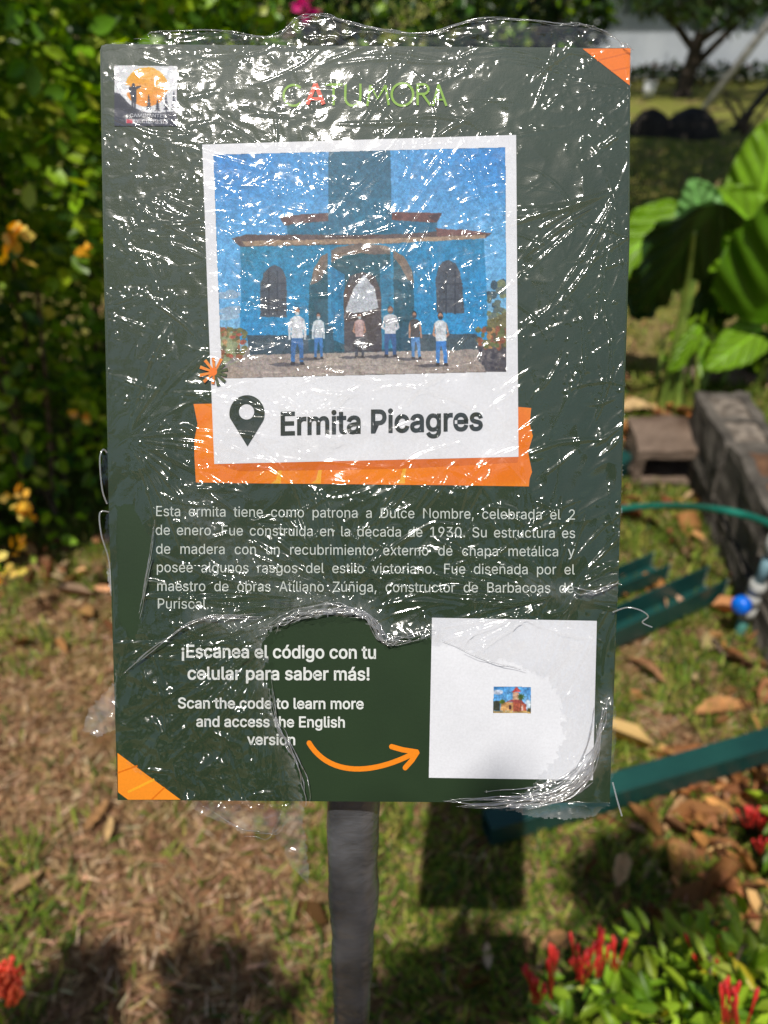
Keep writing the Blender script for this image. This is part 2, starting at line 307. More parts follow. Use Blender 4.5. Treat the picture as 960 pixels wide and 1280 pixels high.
# trees
def make_tree(name, label, loc, height, trunk_r, crown_c, crown_r, n, size, pal, wts, limbs=7, seed=1, first=.4, group=None, top=None, mat=M_LEAF, zmin=-9):
    t = thing(name, label, 'tree', loc, group); random.seed(seed); bm = bmesh.new(); base = Vector((0, 0, -.05)); tip = Vector(top or (crown_c[0] * .7, crown_c[1] * .7, height))
    mid = base.lerp(tip, .5) + Vector((random.uniform(-.1, .1), random.uniform(-.1, .1), 0)) * height * .2
    sp = smooth_path([base, mid, tip], 8); add_tube(bm, sp, [trunk_r * (1.25 if i == 0 else 1) * (1 - .75 * i / len(sp)) for i in range(len(sp))], 10, .12)
    ends = []
    for k in range(limbs):
        f = first + (.9 - first) * k / limbs; s = sp[int(f * (len(sp) - 1))]; a = k * 2.4 + random.uniform(-.4, .4); e = Vector(crown_c) + Vector((math.cos(a) * crown_r[0], math.sin(a) * crown_r[1], random.uniform(-.5, .6) * crown_r[2])) * .75
        q = smooth_path([s, s.lerp(e, .5) + Vector((0, 0, .12 * height * random.uniform(-.2, .6))), e], 6); r0 = trunk_r * .5 * (1 - .5 * f)
        add_tube(bm, q, [r0 * (1 - .8 * i / len(q)) + .008 for i in range(len(q))], 7, .1); ends += q[5:]
    bm_obj('trunk', bm, M_BARK, t, True)
    # clumps around the limbs and through the crown
    nc = 55; C = []
    for k in range(nc):
        if k % 2: e = random.choice(ends); C.append([e.x + random.gauss(0, .12) * crown_r[0], e.y + random.gauss(0, .12) * crown_r[1], e.z + random.gauss(0, .15) * crown_r[2]])
        else:
            u = Vector((random.gauss(0, 1), random.gauss(0, 1), random.gauss(0, 1))).normalized() * random.uniform(.5, 1); C.append([crown_c[i] + u[i] * crown_r[i] for i in range(3)])
    C = np.array(C); k = RNG.integers(0, nc, n); sc = RNG.uniform(.14, .3, nc)
    P = C[k] + RNG.normal(size=(n, 3)) * sc[k][:, None] * np.array(crown_r)[None, :] * np.array([1, 1, .75]); D = unit(RNG.normal(size=(n, 3)) + np.array([0, 0, -.5])); N = unit(RNG.normal(size=(n, 3)) * .6 + np.array([0, 0, 1]))
    L = size * RNG.uniform(.6, 1.3, n); cols = pick_cols(n, pal, wts) * (.8 + .4 * RNG.random(nc))[k][:, None]; kk = P[:, 2] > zmin + .3 * np.abs(P[:, 0]) + .25 * (fbm(P[:, 0] * 2.2 + 5, P[:, 1], 3, 3) - .5); P, D, N, L, cols = P[kk], D[kk], N[kk], L[kk], cols[kk]
    leaf_cloud('crown', P, D, N, L, L * .5, cols, mat, t, 'oval'); return t
make_tree('garden_tree', 'small dark leaved tree with a forked trunk before the white shed', at_ground(852, 119), 1.7, .14, (.3, 0, 1.75), (2.0, 1.5, .95), 5200, .13, DARKG + [lin(80, 100, 50)], [3, 3, 1.5, 2, 1], 8, 5, .3, zmin=.88)
make_tree('shade_tree', 'tall tree just outside the right edge whose crown shades the lawn', (3.05, 4.7, 0), 3.6, .16, (-.3, .3, 4.0), (2.3, 2.2, 1.1), 7500, .17, MIDG, [3, 3, 2, 1], 9, 9, .5, top=(-.2, 0, 3.6))
make_tree('shade_tree', 'second tall tree farther right casting shade before the mounds', (4.9, 7.3, 0), 4.2, .2, (-.9, -.4, 4.3), (2.3, 2.0, 1.2), 6500, .2, DARKG, [3, 3, 2, 1], 9, 12, .5, top=(-.3, 0, 3.9))

# dark earth mounds
M_MOUND = noisy_mat('dark_earth', lin(38, 33, 28), lin(66, 58, 48), 5, .95, .05)
def mound(px, py, w, h, label, seed):
    c = at_ground(px, py); a = np.linspace(0, 2 * np.pi, 33)[:-1]; r = np.linspace(1, 0.0, 12); A, Rr = np.meshgrid(a, r)
    hh = h * (1 - Rr ** 2) ** .9; k = 1 + .2 * (fbm(np.cos(A) * 1.5 + seed, np.sin(A) * 1.5, 3, seed) - .5) * 2
    P = np.stack([np.cos(A) * Rr * w * k, np.sin(A) * Rr * w * .8 * k, hh * (1 + .25 * (fbm(np.cos(A) * Rr * 3 + seed, np.sin(A) * Rr * 3, 3, seed + 2) - .5)) - .03], -1)
    o = link_obj('earth_mound', grid_mesh('earth_mound', P, wrap=True), M_MOUND); o.location = c; tag(o, label, 'mound', 'dark mounds on the shaded lawn')
mound(812, 166, .30, .30, 'dark earth mound nearer the sign, left of the two humps', 3); mound(861, 167, .40, .32, 'wider dark earth mound with the highest hump on the shaded lawn', 8)
# leaning pole frame
M_POLE = noisy_mat('weathered_pole', lin(120, 118, 112), lin(160, 157, 150), 12, .6, 0.002)
M_POLED = noisy_mat('dark_pole', lin(62, 58, 54), lin(88, 82, 76), 12, .7, 0.002)
b1 = at_ground(876, 138); b2 = at_ground(914, 162); t1 = b1 + Vector((1.55, .1, 2.4)); t2 = b2 + Vector((1.75, .2, 2.4))
fr_ = thing('pole_frame', 'tall frame of two leaning grey poles joined by a crossbar before shed', 'frame', b1)
loc = lambda v: Vector(v) - b1
tube_obj('pole', [loc(b1) - Vector((0, 0, .05)), loc(t1)], .055, M_POLE, fr_); tube_obj('pole', [loc(b2) - Vector((0, 0, .05)), loc(t2)], .045, M_POLED, fr_)
tube_obj('crossbar', [loc(t1), loc(t2)], .04, M_POLE, fr_)
c1 = b1.lerp(t1, .56); tube_obj('brace', [loc(c1), loc(c1 + Vector((2.6, .6, .02)))], .04, M_POLE, fr_)
tw = thing('dead_branch', 'bare dry branch standing on lawn left of the big bright leaves', 'branch', at_ground(930, 168)); bm = bmesh.new()
for k in range(7):
    a = random.uniform(0, 6.28); e = Vector((math.cos(a) * .35, math.sin(a) * .3, random.uniform(.15, .5))); add_tube(bm, smooth_path([(0, 0, 0), e * .5 + Vector((random.uniform(-.1, .1), 0, .08)), e], 5), [.02 * (1 - .07 * i) + .004 for i in range(11)], 6)
bm_obj('twigs', bm, M_TWIG, tw, True)
# ================================================================ HEDGES AND PLANTS
def hedge(name, label, cat, path, height, depth, n, size, pal, wts, seed, flowers=(), group=None, over=.3, thin=(0, 0), stems=40, lowgap=.35):
    """A hedge along PATH (front line, xy): leaves in a lumpy shell that overhangs its foot; stems inside; flower trusses."""
    path = [Vector((*q, 0)) for q in path]; segs = [(b - a).length for a, b in zip(path, path[1:])]; tot = sum(segs); root = path[0].copy()
    t = thing(name, label, cat, root, group)
    def along(s):
        s = s * tot; i = np.minimum(np.searchsorted(np.cumsum(segs), s, side='right'), len(segs) - 1); s0 = np.concatenate([[0], np.cumsum(segs)])[i]; f = (s - s0) / np.array(segs)[i]
        A = np.array([q[:2] for q in path]); d = A[i + 1] - A[i]; pos = A[i] + d * f[:, None]; d = unit(d); return pos, np.stack([d[:, 1], -d[:, 0]], 1)  # front normal on the right-hand side of the path
    s = RNG.random(n); z = RNG.random(n) ** .8 * height
    pos, nr = along(s); w = s * tot
    lump = (fbm(w * 2.4 + seed, z * 2.6, 3, seed) - .5) * .5 + (fbm(w * 7 + seed, z * 7, 2, seed + 4) - .5) * .22
    hole = fbm(w * 4.5 + seed, z * 4.5, 3, seed + 9)
    prof = over * np.clip((z / height - .12) / .55, 0, 1) ** 1.2 * np.clip((1.06 - z / height) / .16, 0, 1) ** .5
    off = prof + lump - np.where(RNG.random(n) < .54, RNG.random(n) ** 2.6 * .35, .3 + RNG.random(n) * (depth - .3))
    keep = (hole > .36 + .16 * (z / height < lowgap)) | (RNG.random(n) < .25) | (off < prof + lump - .36)
    P = np.concatenate([pos + nr * off[:, None] - np.array(root[:2]), z[:, None]], 1); n3 = np.concatenate([nr, np.zeros((n, 1))], 1)
    D = unit(n3 * .6 + RNG.normal(size=(n, 3)) * .6 + np.array([0, 0, .0])); N = unit(n3 * .55 + RNG.normal(size=(n, 3)) * .45 + np.array([0, 0, .8])); L = size * RNG.uniform(.6, 1.25, n)
    cl = pick_cols(n, pal, wts); tone = .7 + .6 * fbm(w * 3 + 9, z * 3, 2, seed + 5); cl = cl * tone[:, None]
    leaf_cloud('foliage', P[keep], D[keep], N[keep], L[keep], L[keep] * .62, cl[keep], M_LEAF, t)
    bm = bmesh.new()
    for k in range(stems):
        s1 = np.array([random.random()]); q, nn = along(s1); q = Vector((*q[0], 0)) - root; nn = Vector((*nn[0], 0)); h = height * random.uniform(.55, .95)
        p0 = q - nn * random.uniform(.15, .35); p0.z = -.03; p1 = q + Vector((random.uniform(-.15, .15), random.uniform(-.15, .15), h)) + nn * random.uniform(-.2, .15)
        add_tube(bm, smooth_path([p0, p0.lerp(p1, .5) + Vector((random.uniform(-.06, .06), random.uniform(-.06, .06), 0)), p1], 4), [.011 * (1 - .08 * i) for i in range(9)], 5, .2)
    bm_obj('stems', bm, M_TWIG, t, True)
    for fl in flowers:   # (world point, petal palette, cluster radius, petals, petal length)
        fp, fpal, fr, fn, fs = fl; fr *= .72; u = unit(RNG.normal(size=(fn, 3))); Pf = np.array(Vector(fp) - root) + u * fr * RNG.random((fn, 1)) ** .5
        leaf_cloud('flower', Pf, unit(u + RNG.normal(size=(fn, 3)) * .4), unit(RNG.normal(size=(fn, 3)) + np.array([0, -.6, .8])), fs * RNG.uniform(.7, 1.2, fn), fs * .75, pick_cols(fn, fpal, [1] * len(fpal), .2), M_PETAL, t)
    return t
YEL = [lin(240, 190, 70), lin(225, 160, 40), lin(250, 210, 110)]; PINK = [lin(215, 40, 120), lin(235, 70, 150), lin(190, 30, 95)]; ORG = [lin(230, 110, 70), lin(240, 140, 90)]
fl = [(at_y(px, py, Y), YEL, r, n, .035) for px, py, Y, r, n in ((14, 296, 1.62, .03, 9), (12, 322, 1.62, .028, 8), (22, 625, 1.6, .03, 10), (38, 640, 1.6, .02, 6), (18, 690, 1.6, .035, 9), (8, 720, 1.58, .03, 7), (100, 520, 1.8, .022, 5), (112, 312, 1.75, .018, 4))]
hedge('flowering_hedge', 'tall leafy hedge with yellow flowers left of the sign', 'hedge', [(-2.3, 1.36), (-1.5, 1.66), (-1.02, 1.92), (-.84, 2.25), (-.85, 3.1)], 1.95, 1.2, 48000, .052, YELG + [lin(58, 92, 24)], [3, 2.4, 3, .8, 2], 3, fl, over=.42, stems=26, lowgap=.45)
hedge('bare_shrub', 'twiggy half bare brown shrub behind the yellow flowered hedge', 'shrub', [(-1.15, 3.4), (-.45, 3.75)], 1.6, .5, 1500, .05, MIDG + [lin(110, 90, 70)], [2, 2, 2, 1, 2], 14, (), over=.1, stems=90)
fl = [(at_y(px, py, 4.55), pal, r * .75, n, .06) for px, py, pal, r, n in ((256, 10, PINK, .07, 20), (258, 22, PINK, .05, 12), (384, 8, PINK, .07, 16), (320, 22, PINK, .035, 8), (186, 18, ORG, .05, 12), (228, 22, ORG, .04, 8), (270, 3, ORG, .06, 10), (110, 47, ORG, .05, 8), (65, 5, ORG, .06, 10))]
hedge('flowering_hedge', 'far hedge with pink flowers showing just above the top of the sign', 'hedge', [(-3.4, 4.4), (-1.6, 4.8), (.1, 5.0), (.75, 5.1)], 2.0, 1.1, 24000, .07, MIDG + YELG[:2] + DARKG[:2], [2, 2, 2, 1, 1, 1, 2, 2], 23, fl, over=.2, stems=60)
hedge('dark_hedge', 'dark green hedge end between the pink flowers and the white shed', 'hedge', [(.5, 6.0), (1.2, 6.2), (1.5, 7.2)], 2.1, .8, 7000, .085, DARKG + MIDG[:2] + YELG[:1], [2, 2, 1, 1, 2, 1, 1.2], 37, (), over=.2, stems=40)

# elephant-ear plants
M_EAR = leaf_mat('ear_leaf', .42, .4, spec=.35)
def ear_leaf(name, parent, base, tip_dir, normal, L, W, colour, droop=.35, seed=0, label=None):
    nu, nv = 64, 45; s = np.linspace(0, 1, nu)[:, None]; t = np.linspace(-1, 1, nv)[None, :]
    lobe = .27; u = (s * (1 + lobe) - lobe) * L + 0 * t
    x = s * (1 + lobe) - lobe
    wid = np.where(x > 0, np.clip(1 - x, 0, 1) ** .7 * (1 + .9 * x), np.clip(1 - (x / lobe) ** 2, 0, 1) ** .5) * W * .5
    v = wid * t; wid = wid * (1 + .05 * np.sin(x * 23 + seed))
    notch = np.where(x < 0, np.clip(-x / lobe, 0, 1), 0); v = np.where((x < 0), np.sign(t) * (np.abs(t) * (1 - .35 * notch) + .35 * notch) * wid, v)
    ph = (np.abs(v) * 1.0 / W * 17 - x * 14); z = .03 * L * np.sin(ph * 1.6) * np.clip(np.abs(t) * 2, 0, 1) - droop * np.clip(x, 0, 1) ** 2 * L * .6 + .18 * np.abs(v) - .35 * (v / W) ** 2 * L * .8
    z = z + .05 * L * np.sin(t * 7 + seed + x * 11) * np.abs(t) ** 3
    D = Vector(tip_dir).normalized(); N = Vector(normal); N = (N - D * N.dot(D)).normalized(); S = D.cross(N)
    P = np.array(base) + u[..., None] * np.array(D) + v[..., None] * np.array(S) + z[..., None] * np.array(N)
    vein = np.clip(1 - np.abs(t) * 14, 0, 1) + .6 * np.clip(1 - np.abs(np.sin(ph * .8)) * 5, 0, 1) * (np.abs(t) < .9)
    c = np.array(colour[:3])[None, None, :] * (.85 + .3 * fbm(u * 14 + seed, v * 14, 3, seed)[..., None]); c = c * (1 + .9 * np.clip(vein, 0, 1)[..., None])
    o = link_obj(name, grid_mesh(name, P, c), M_EAR, parent); sm = o.modifiers.new('thick', 'SOLIDIFY'); sm.thickness = .0015
    if label: o['label'] = label
    return o
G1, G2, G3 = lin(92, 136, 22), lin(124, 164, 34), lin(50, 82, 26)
def ear_plant(label, base, leaves, seed):
    t = thing('elephant_ear_plant', label, 'plant', base, 'elephant ear plants by the block wall'); random.seed(seed)
    for i, (p, d, nrm, L, W, c, dr) in enumerate(leaves):
        b = Vector(p) - Vector(base); ear_leaf('leaf', t, b, d, nrm, L, W, c, dr, seed + i)
        root = Vector((random.uniform(-.06, .06), random.uniform(-.05, .05), -.02)); midp = root.lerp(b, .55) + Vector((0, 0, .06)) - Vector((b.x, b.y, 0)) * .2
        tube_obj('stalk', smooth_path([root, midp, b], 8), [.017 * (1 - .035 * k) for k in range(17)], M_STALK, t)
    return t
M_STALK = noisy_mat('leaf_stalk', lin(92, 118, 44), lin(140, 158, 66), 10, .45, 0.001)
bA = gnd(832, 505); YA = bA.y
ear_plant('elephant ear plant with one dark drooping leaf just right of the sign edge', bA, [
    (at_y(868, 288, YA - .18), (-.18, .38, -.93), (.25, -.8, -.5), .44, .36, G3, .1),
    (at_y(838, 282, YA + .12), (-.9, -.2, -.45), (.05, -.55, .85), .32, .26, G2, .5),
    (at_y(880, 288, YA + .1), (-.25, .1, .6), (-.1, -.9, .5), .2, .2, lin(120, 168, 92), .1),
    (at_y(868, 420, YA - .05), (-.4, -.3, -.7), (.3, -.9, .1), .17, .10, G2, .2)], 4)
bB = gnd(935, 452); YB = bB.y - .12
ear_plant('large elephant ear plant with big bright leaves at the right edge', bB, [
    (at_y(968, 372, YB - .3), (-.1, -.35, .9), (-.35, -.85, -.2), .52, .48, G1, .3),
    (at_y(948, 262, YB + .1), (.0, .1, .9), (-.3, -.8, .3), .36, .30, G2, .3),
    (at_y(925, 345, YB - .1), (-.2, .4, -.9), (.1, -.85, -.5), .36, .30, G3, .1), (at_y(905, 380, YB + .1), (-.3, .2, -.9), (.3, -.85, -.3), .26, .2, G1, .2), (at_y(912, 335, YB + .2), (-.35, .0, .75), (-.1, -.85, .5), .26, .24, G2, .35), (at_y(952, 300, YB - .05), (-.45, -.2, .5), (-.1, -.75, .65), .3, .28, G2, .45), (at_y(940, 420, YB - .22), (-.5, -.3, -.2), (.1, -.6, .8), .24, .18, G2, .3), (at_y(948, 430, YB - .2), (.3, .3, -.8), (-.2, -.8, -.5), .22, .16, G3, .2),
    (at_y(985, 300, YB), (.7, -.2, -.5), (0, -.7, .8), .5, .42, G1, .4)], 7)
# young shoots under them: plain green stalks
yg = thing('young_plant', 'short yellow green shoots growing at the foot of the big leaved plants', 'plant', gnd(885, 480)); bm = bmesh.new()
for k in range(16):
    p = Vector((random.uniform(-.22, .28), random.uniform(-.15, .2), 0)); a = random.uniform(0, 6.28); h = random.uniform(.12, .34); e = p + Vector((math.cos(a) * .1, math.sin(a) * .1, h))
    add_tube(bm, smooth_path([p, p.lerp(e, .5) + Vector((0, 0, .05)), e], 4), [.012 * (1 - .09 * i) for i in range(9)], 6)
bm_obj('stems', bm, M_STALK, yg, True)
n = 40; Pq = np.stack([RNG.uniform(-.25, .3, n), RNG.uniform(-.15, .2, n), RNG.uniform(.1, .32, n)], 1)
leaf_cloud('foliage', Pq, RNG.normal(size=(n, 3)) + np.array([0, 0, .6]), RNG.normal(size=(n, 3)) * .5 + np.array([0, -.6, .6]), RNG.uniform(.08, .16, n), .045, pick_cols(n, [G1, G2, YELG[0]], [1, 1, 1]), M_LEAF_GLOSS, yg, 'lance', .15, .3)

# ================================================================ BLOCKS, PIPES AND CHANNELS
def concrete(name, a, b, stain):
    m, nt, p, o = new_mat(name); tc = nd(nt, 'ShaderNodeTexCoord'); n = noise(nt, tc.outputs['Object'], 9, 8, .65); n2 = noise(nt, tc.outputs['Object'], 120, 5, .7); n3 = noise(nt, tc.outputs['Object'], 4, 5, .6)
    r = ramp(nt, n.outputs[0], [(.3, a), (.7, b)]); r3 = ramp(nt, n3.outputs[0], [(.5, (0, 0, 0, 1)), (.68, (1, 1, 1, 1))]); mx = nd(nt, 'ShaderNodeMix', data_type='RGBA'); nt.links.new(r3.outputs[0], mx.inputs[0]); nt.links.new(r.outputs[0], mx.inputs[6]); mx.inputs[7].default_value = stain
    nt.links.new(mx.outputs[2], p.inputs['Base Color']); p.inputs['Roughness'].default_value = .95; p.inputs['Specular IOR Level'].default_value = .15
    bump(nt, n2.outputs[0], 1.0, .006, p); return m
M_BLOCK = concrete('weathered_concrete', lin(64, 60, 55), lin(128, 120, 110), lin(50, 45, 40)); M_BLOCKB = concrete('brown_concrete', lin(108, 92, 80), lin(146, 126, 110), lin(88, 70, 58))
M_BED = noisy_mat('block_soil', lin(80, 56, 38), lin(120, 86, 60), 40, .95, .006)
M_DEB = noisy_mat('grey_debris', lin(88, 78, 68), lin(150, 138, 124), 30, .95, .006)
wall = thing('block_wall', 'low dark concrete block wall with soil filled hollows at the right', 'wall', (1.19, 2.1, 0)); wall.rotation_euler = (0, 0, R(-5.5))
def weather(bm, s):
    bmesh.ops.subdivide_edges(bm, edges=bm.edges, cuts=7, use_grid_fill=True)
    co = np.array([v.co[:] for v in bm.verts]); d = np.stack([fbm(co[:, 1] * 14 + s, co[:, 2] * 14 + co[:, 0] * 9, 4, 3 + i) - .5 for i in range(3)], 1) * .022 + np.stack([fbm(co[:, 1] * 60 + s, co[:, 2] * 60 + co[:, 0] * 40, 2, 8 + i) - .5 for i in range(3)], 1) * .008
    for v, q in zip(bm.verts, co + d): v.co = q
    return bm
def hollow_block(bm, lo, hi, t=.036, floor=.06):
    """hollow block, two cores open on top"""
    (x0, y0, z0), (x1, y1, z1) = lo, hi; ym = (y0 + y1) / 2
    add_box(bm, (x0, y0, z0), (x0 + t, y1, z1)); add_box(bm, (x1 - t, y0, z0), (x1, y1, z1))
    for a, b in ((y0, y0 + t), (ym - t / 2, ym + t / 2), (y1 - t, y1)): add_box(bm, (x0 + t, a, z0 + .001), (x1 - t, b, z1 - .002))
for (y0, y1, top, dx) in ((-.045, .355, .30, -.008), (-.46, -.055, .315, .0), (-.87, -.47, .305, .01)):
    bm = bmesh.new(); hollow_block(bm, (-.105 + dx, y0, top - .2), (.075 + dx, y1, top)); M = bm_obj('block', weather(bm, y0), M_BLOCK, wall)
    bm = bmesh.new(); add_box(bm, (-.078 + dx, y0 + .03, top - .12), (.048 + dx, y1 - .03, top - .004 - random.random() * .014)); bm_obj('soil_fill', weather(bm, y0 + 4), M_BED if y0 < -.2 and y0 > -.6 else M_DEB, wall)
for (y0, y1) in ((-.05, .35), (-.46, -.06), (-.87, -.47)):
    bm = bmesh.new(); add_box(bm, (-.1035, y0, -.06), (.07, y1, .094)); bm_obj('base_block', weather(bm, y0 + 9), M_BLOCK, wall)
c = gnd(832, 606)
sb = thing('hollow_block', 'small brown hollow block lying on the grass behind the hose', 'block', c); sb.rotation_euler = (R(6), R(-2), R(-4)); sb.location.z += .012
bm = bmesh.new(); add_box(bm, (-.12, 0, .105), (.12, .21, .14)); add_box(bm, (-.12, 0, 0), (-.085, .21, .105)); add_box(bm, (.085, 0, 0), (.12, .21, .105)); add_box(bm, (-.085, .18, 0), (.085, .21, .105)); add_box(bm, (-.12, 0.002, -.02), (.12, .208, -.001))
bm_obj('body', weather(bm, 3), M_BLOCKB, sb)
ob = thing('flat_stone', 'flat grey brown stone lying behind the low block wall', 'stone', gnd(905, 462)); bm = bmesh.new(); bmesh.ops.create_icosphere(bm, subdivisions=3, radius=1)
for v in bm.verts: k = 1 + .25 * math.sin(v.co.x * 3 + 1) * math.sin(v.co.y * 4); v.co = Vector((v.co.x * .2 * k, v.co.y * .15 * k, max(v.co.z, -.3) * .09))
bm_obj('body', bm, M_BLOCKB, ob, True)

M_GREEN = noisy_mat('green_painted_metal', lin(20, 58, 56), lin(30, 76, 70), 6, .38, .0006, bscale=40); M_GREEN_IN = M_GREEN
M_WORN = noisy_mat('worn_edge', lin(95, 110, 105), lin(165, 170, 165), 60, .7, .001)
def channel(label, a, b, w, h, lift=0.0, th=.004, closed=False, roll=0.0, pitch=0.0):
    """open-topped U channel lying between two ground points (its near lower edge)"""
    a = Vector(a); b = Vector(b); d = (b - a); L = d.length; t = thing('green_channel', label, 'metal channel', a, 'green metal channels lying on the lawn'); t.rotation_euler = (roll, pitch, math.atan2(d.y, d.x)); t.location.z = lift
    bm = bmesh.new(); add_box(bm, (0, 0, 0), (L, th, h)); bm_obj('near_flange', bm, M_GREEN, t, bevel=.0015)
    bm = bmesh.new(); add_box(bm, (0, w - th, 0), (L, w, h)); bm_obj('far_flange', bm, M_GREEN, t, bevel=.0015)
    bm = bmesh.new(); add_box(bm, (0.001, th + .0005, 0), (L - .001, w - th - .0005, th)); bm_obj('web', bm, M_GREEN, t)
    if closed: bm = bmesh.new(); add_box(bm, (0.001, th + .0005, h - th), (L - .001, w - th - .0005, h - .001)); bm_obj('top_web', bm, M_GREEN, t)
    bm = bmesh.new(); add_box(bm, (L + .0003, -.001, -.001), (L + .0025, th + .001, h + .001)); add_box(bm, (L + .0003, w - th - .001, -.001), (L + .0025, w + .001, h + .001)); add_box(bm, (L + .0003, th + .001, -.001), (L + .0025, w - th - .001, th + .001))
    bm_obj('cut_end', bm, M_WORN, t)
    return t
g1b = gnd(902, 750, .01); g1a = gnd(640, 872, .01); channel('long green channel with open trough ending beside the blue valve', g1a, g1b, .075, .075, .012)
g2b = gnd(833, 724, .01); g2a = gnd(640, 806, .01); channel('shorter green channel with a worn whitish end, behind the open trough', g2a, g2b, .07, .055, .012)
g3b = gnd(1010, 952, .0); g3a = gnd(612, 1063, .0); channel('front green channel running from under the sign to the right edge', g3a, g3b, .05, .062, .012, closed=True, pitch=R(-2.2))
g4b = gnd(791, 590, .0); g4a = gnd(700, 650, .0); channel('farthest green channel whose end touches the small hollow block', g4a, g4b, .06, .06, .012, closed=True)

M_HOSE = noisy_mat('green_hose_rubber', lin(24, 104, 88), lin(38, 128, 108), 12, .35); M_PVC = noisy_mat('blue_grey_pvc', lin(110, 146, 158), lin(140, 172, 180), 12, .45); M_COUP = noisy_mat('grey_coupling', lin(150, 150, 145), lin(185, 184, 178), 40, .5, .001); M_BLUE = noisy_mat('blue_valve_plastic', lin(10, 100, 215), lin(20, 120, 235), 10, .3)
pb = gnd(924, 790); pt_ = Vector((pb.x + .01, pb.y + .0, .37)); ax = (pt_ - pb)
pipe = thing('water_pipe', 'blue grey standing water pipe with blue valve against the block wall', 'pipe', pb)
def seg_(name, f0, f1, r, m): return tube_obj(name, [ax * f0, ax * f1], r, m, pipe, 16)
seg_('lower_pipe', -.1, .18, .0145, noisy_mat('green_pvc', lin(70, 130, 120), lin(95, 150, 138), 12, .5)); seg_('lower_coupling', .16, .27, .022, M_COUP); seg_('valve_body', .265, .40, .020, M_COUP); seg_('upper_coupling', .40, .50, .0225, M_COUP); seg_('pipe', .49, .76, .0150, M_PVC); seg_('hose_coupling', .75, .90, .021, M_COUP); seg_('elbow', .89, 1.0, .017, noisy_mat('dark_fitting', lin(70, 80, 80), lin(95, 105, 103), 20, .5))
bm = bmesh.new(); hp = ax * .33; add_tube(bm, [hp + Vector((-.012, -.008, 0)), hp + Vector((-.034, -.022, .002))], .011, 12); add_tube(bm, [hp + Vector((-.034, -.022, .002)), hp + Vector((-.05, -.032, .004)), hp + Vector((-.056, -.036, .0045))], [.027, .025, .018], 18); vh = bm_obj('valve_handle', bm, M_BLUE, pipe, True)
tip = pb + ax * .98; hose = tube_obj('garden_hose', smooth_path([gnd(690, 655, .02), gnd(770, 637, .045), gnd(830, 632, .13), at_y(890, 636, 1.75), at_y(935, 645, 1.66), tip + Vector((-.012, .01, -.002))], 10), .0105, M_HOSE, None, 12); tag(hose, 'green garden hose arching from behind the sign to the water pipe', 'hose')
root = tube_obj('dry_stick', [gnd(914, 825, .012), gnd(900, 812, .02), gnd(892, 800, .015)], .007, M_TWIG, None, 7); tag(root, 'short bare stick leaning at the foot of the water pipe', 'stick')
st2 = tube_obj('dry_stick', [gnd(880, 690, .02), gnd(868, 725, .05)], .008, M_COUP, None, 8)
bpy.data.objects.remove(st2)

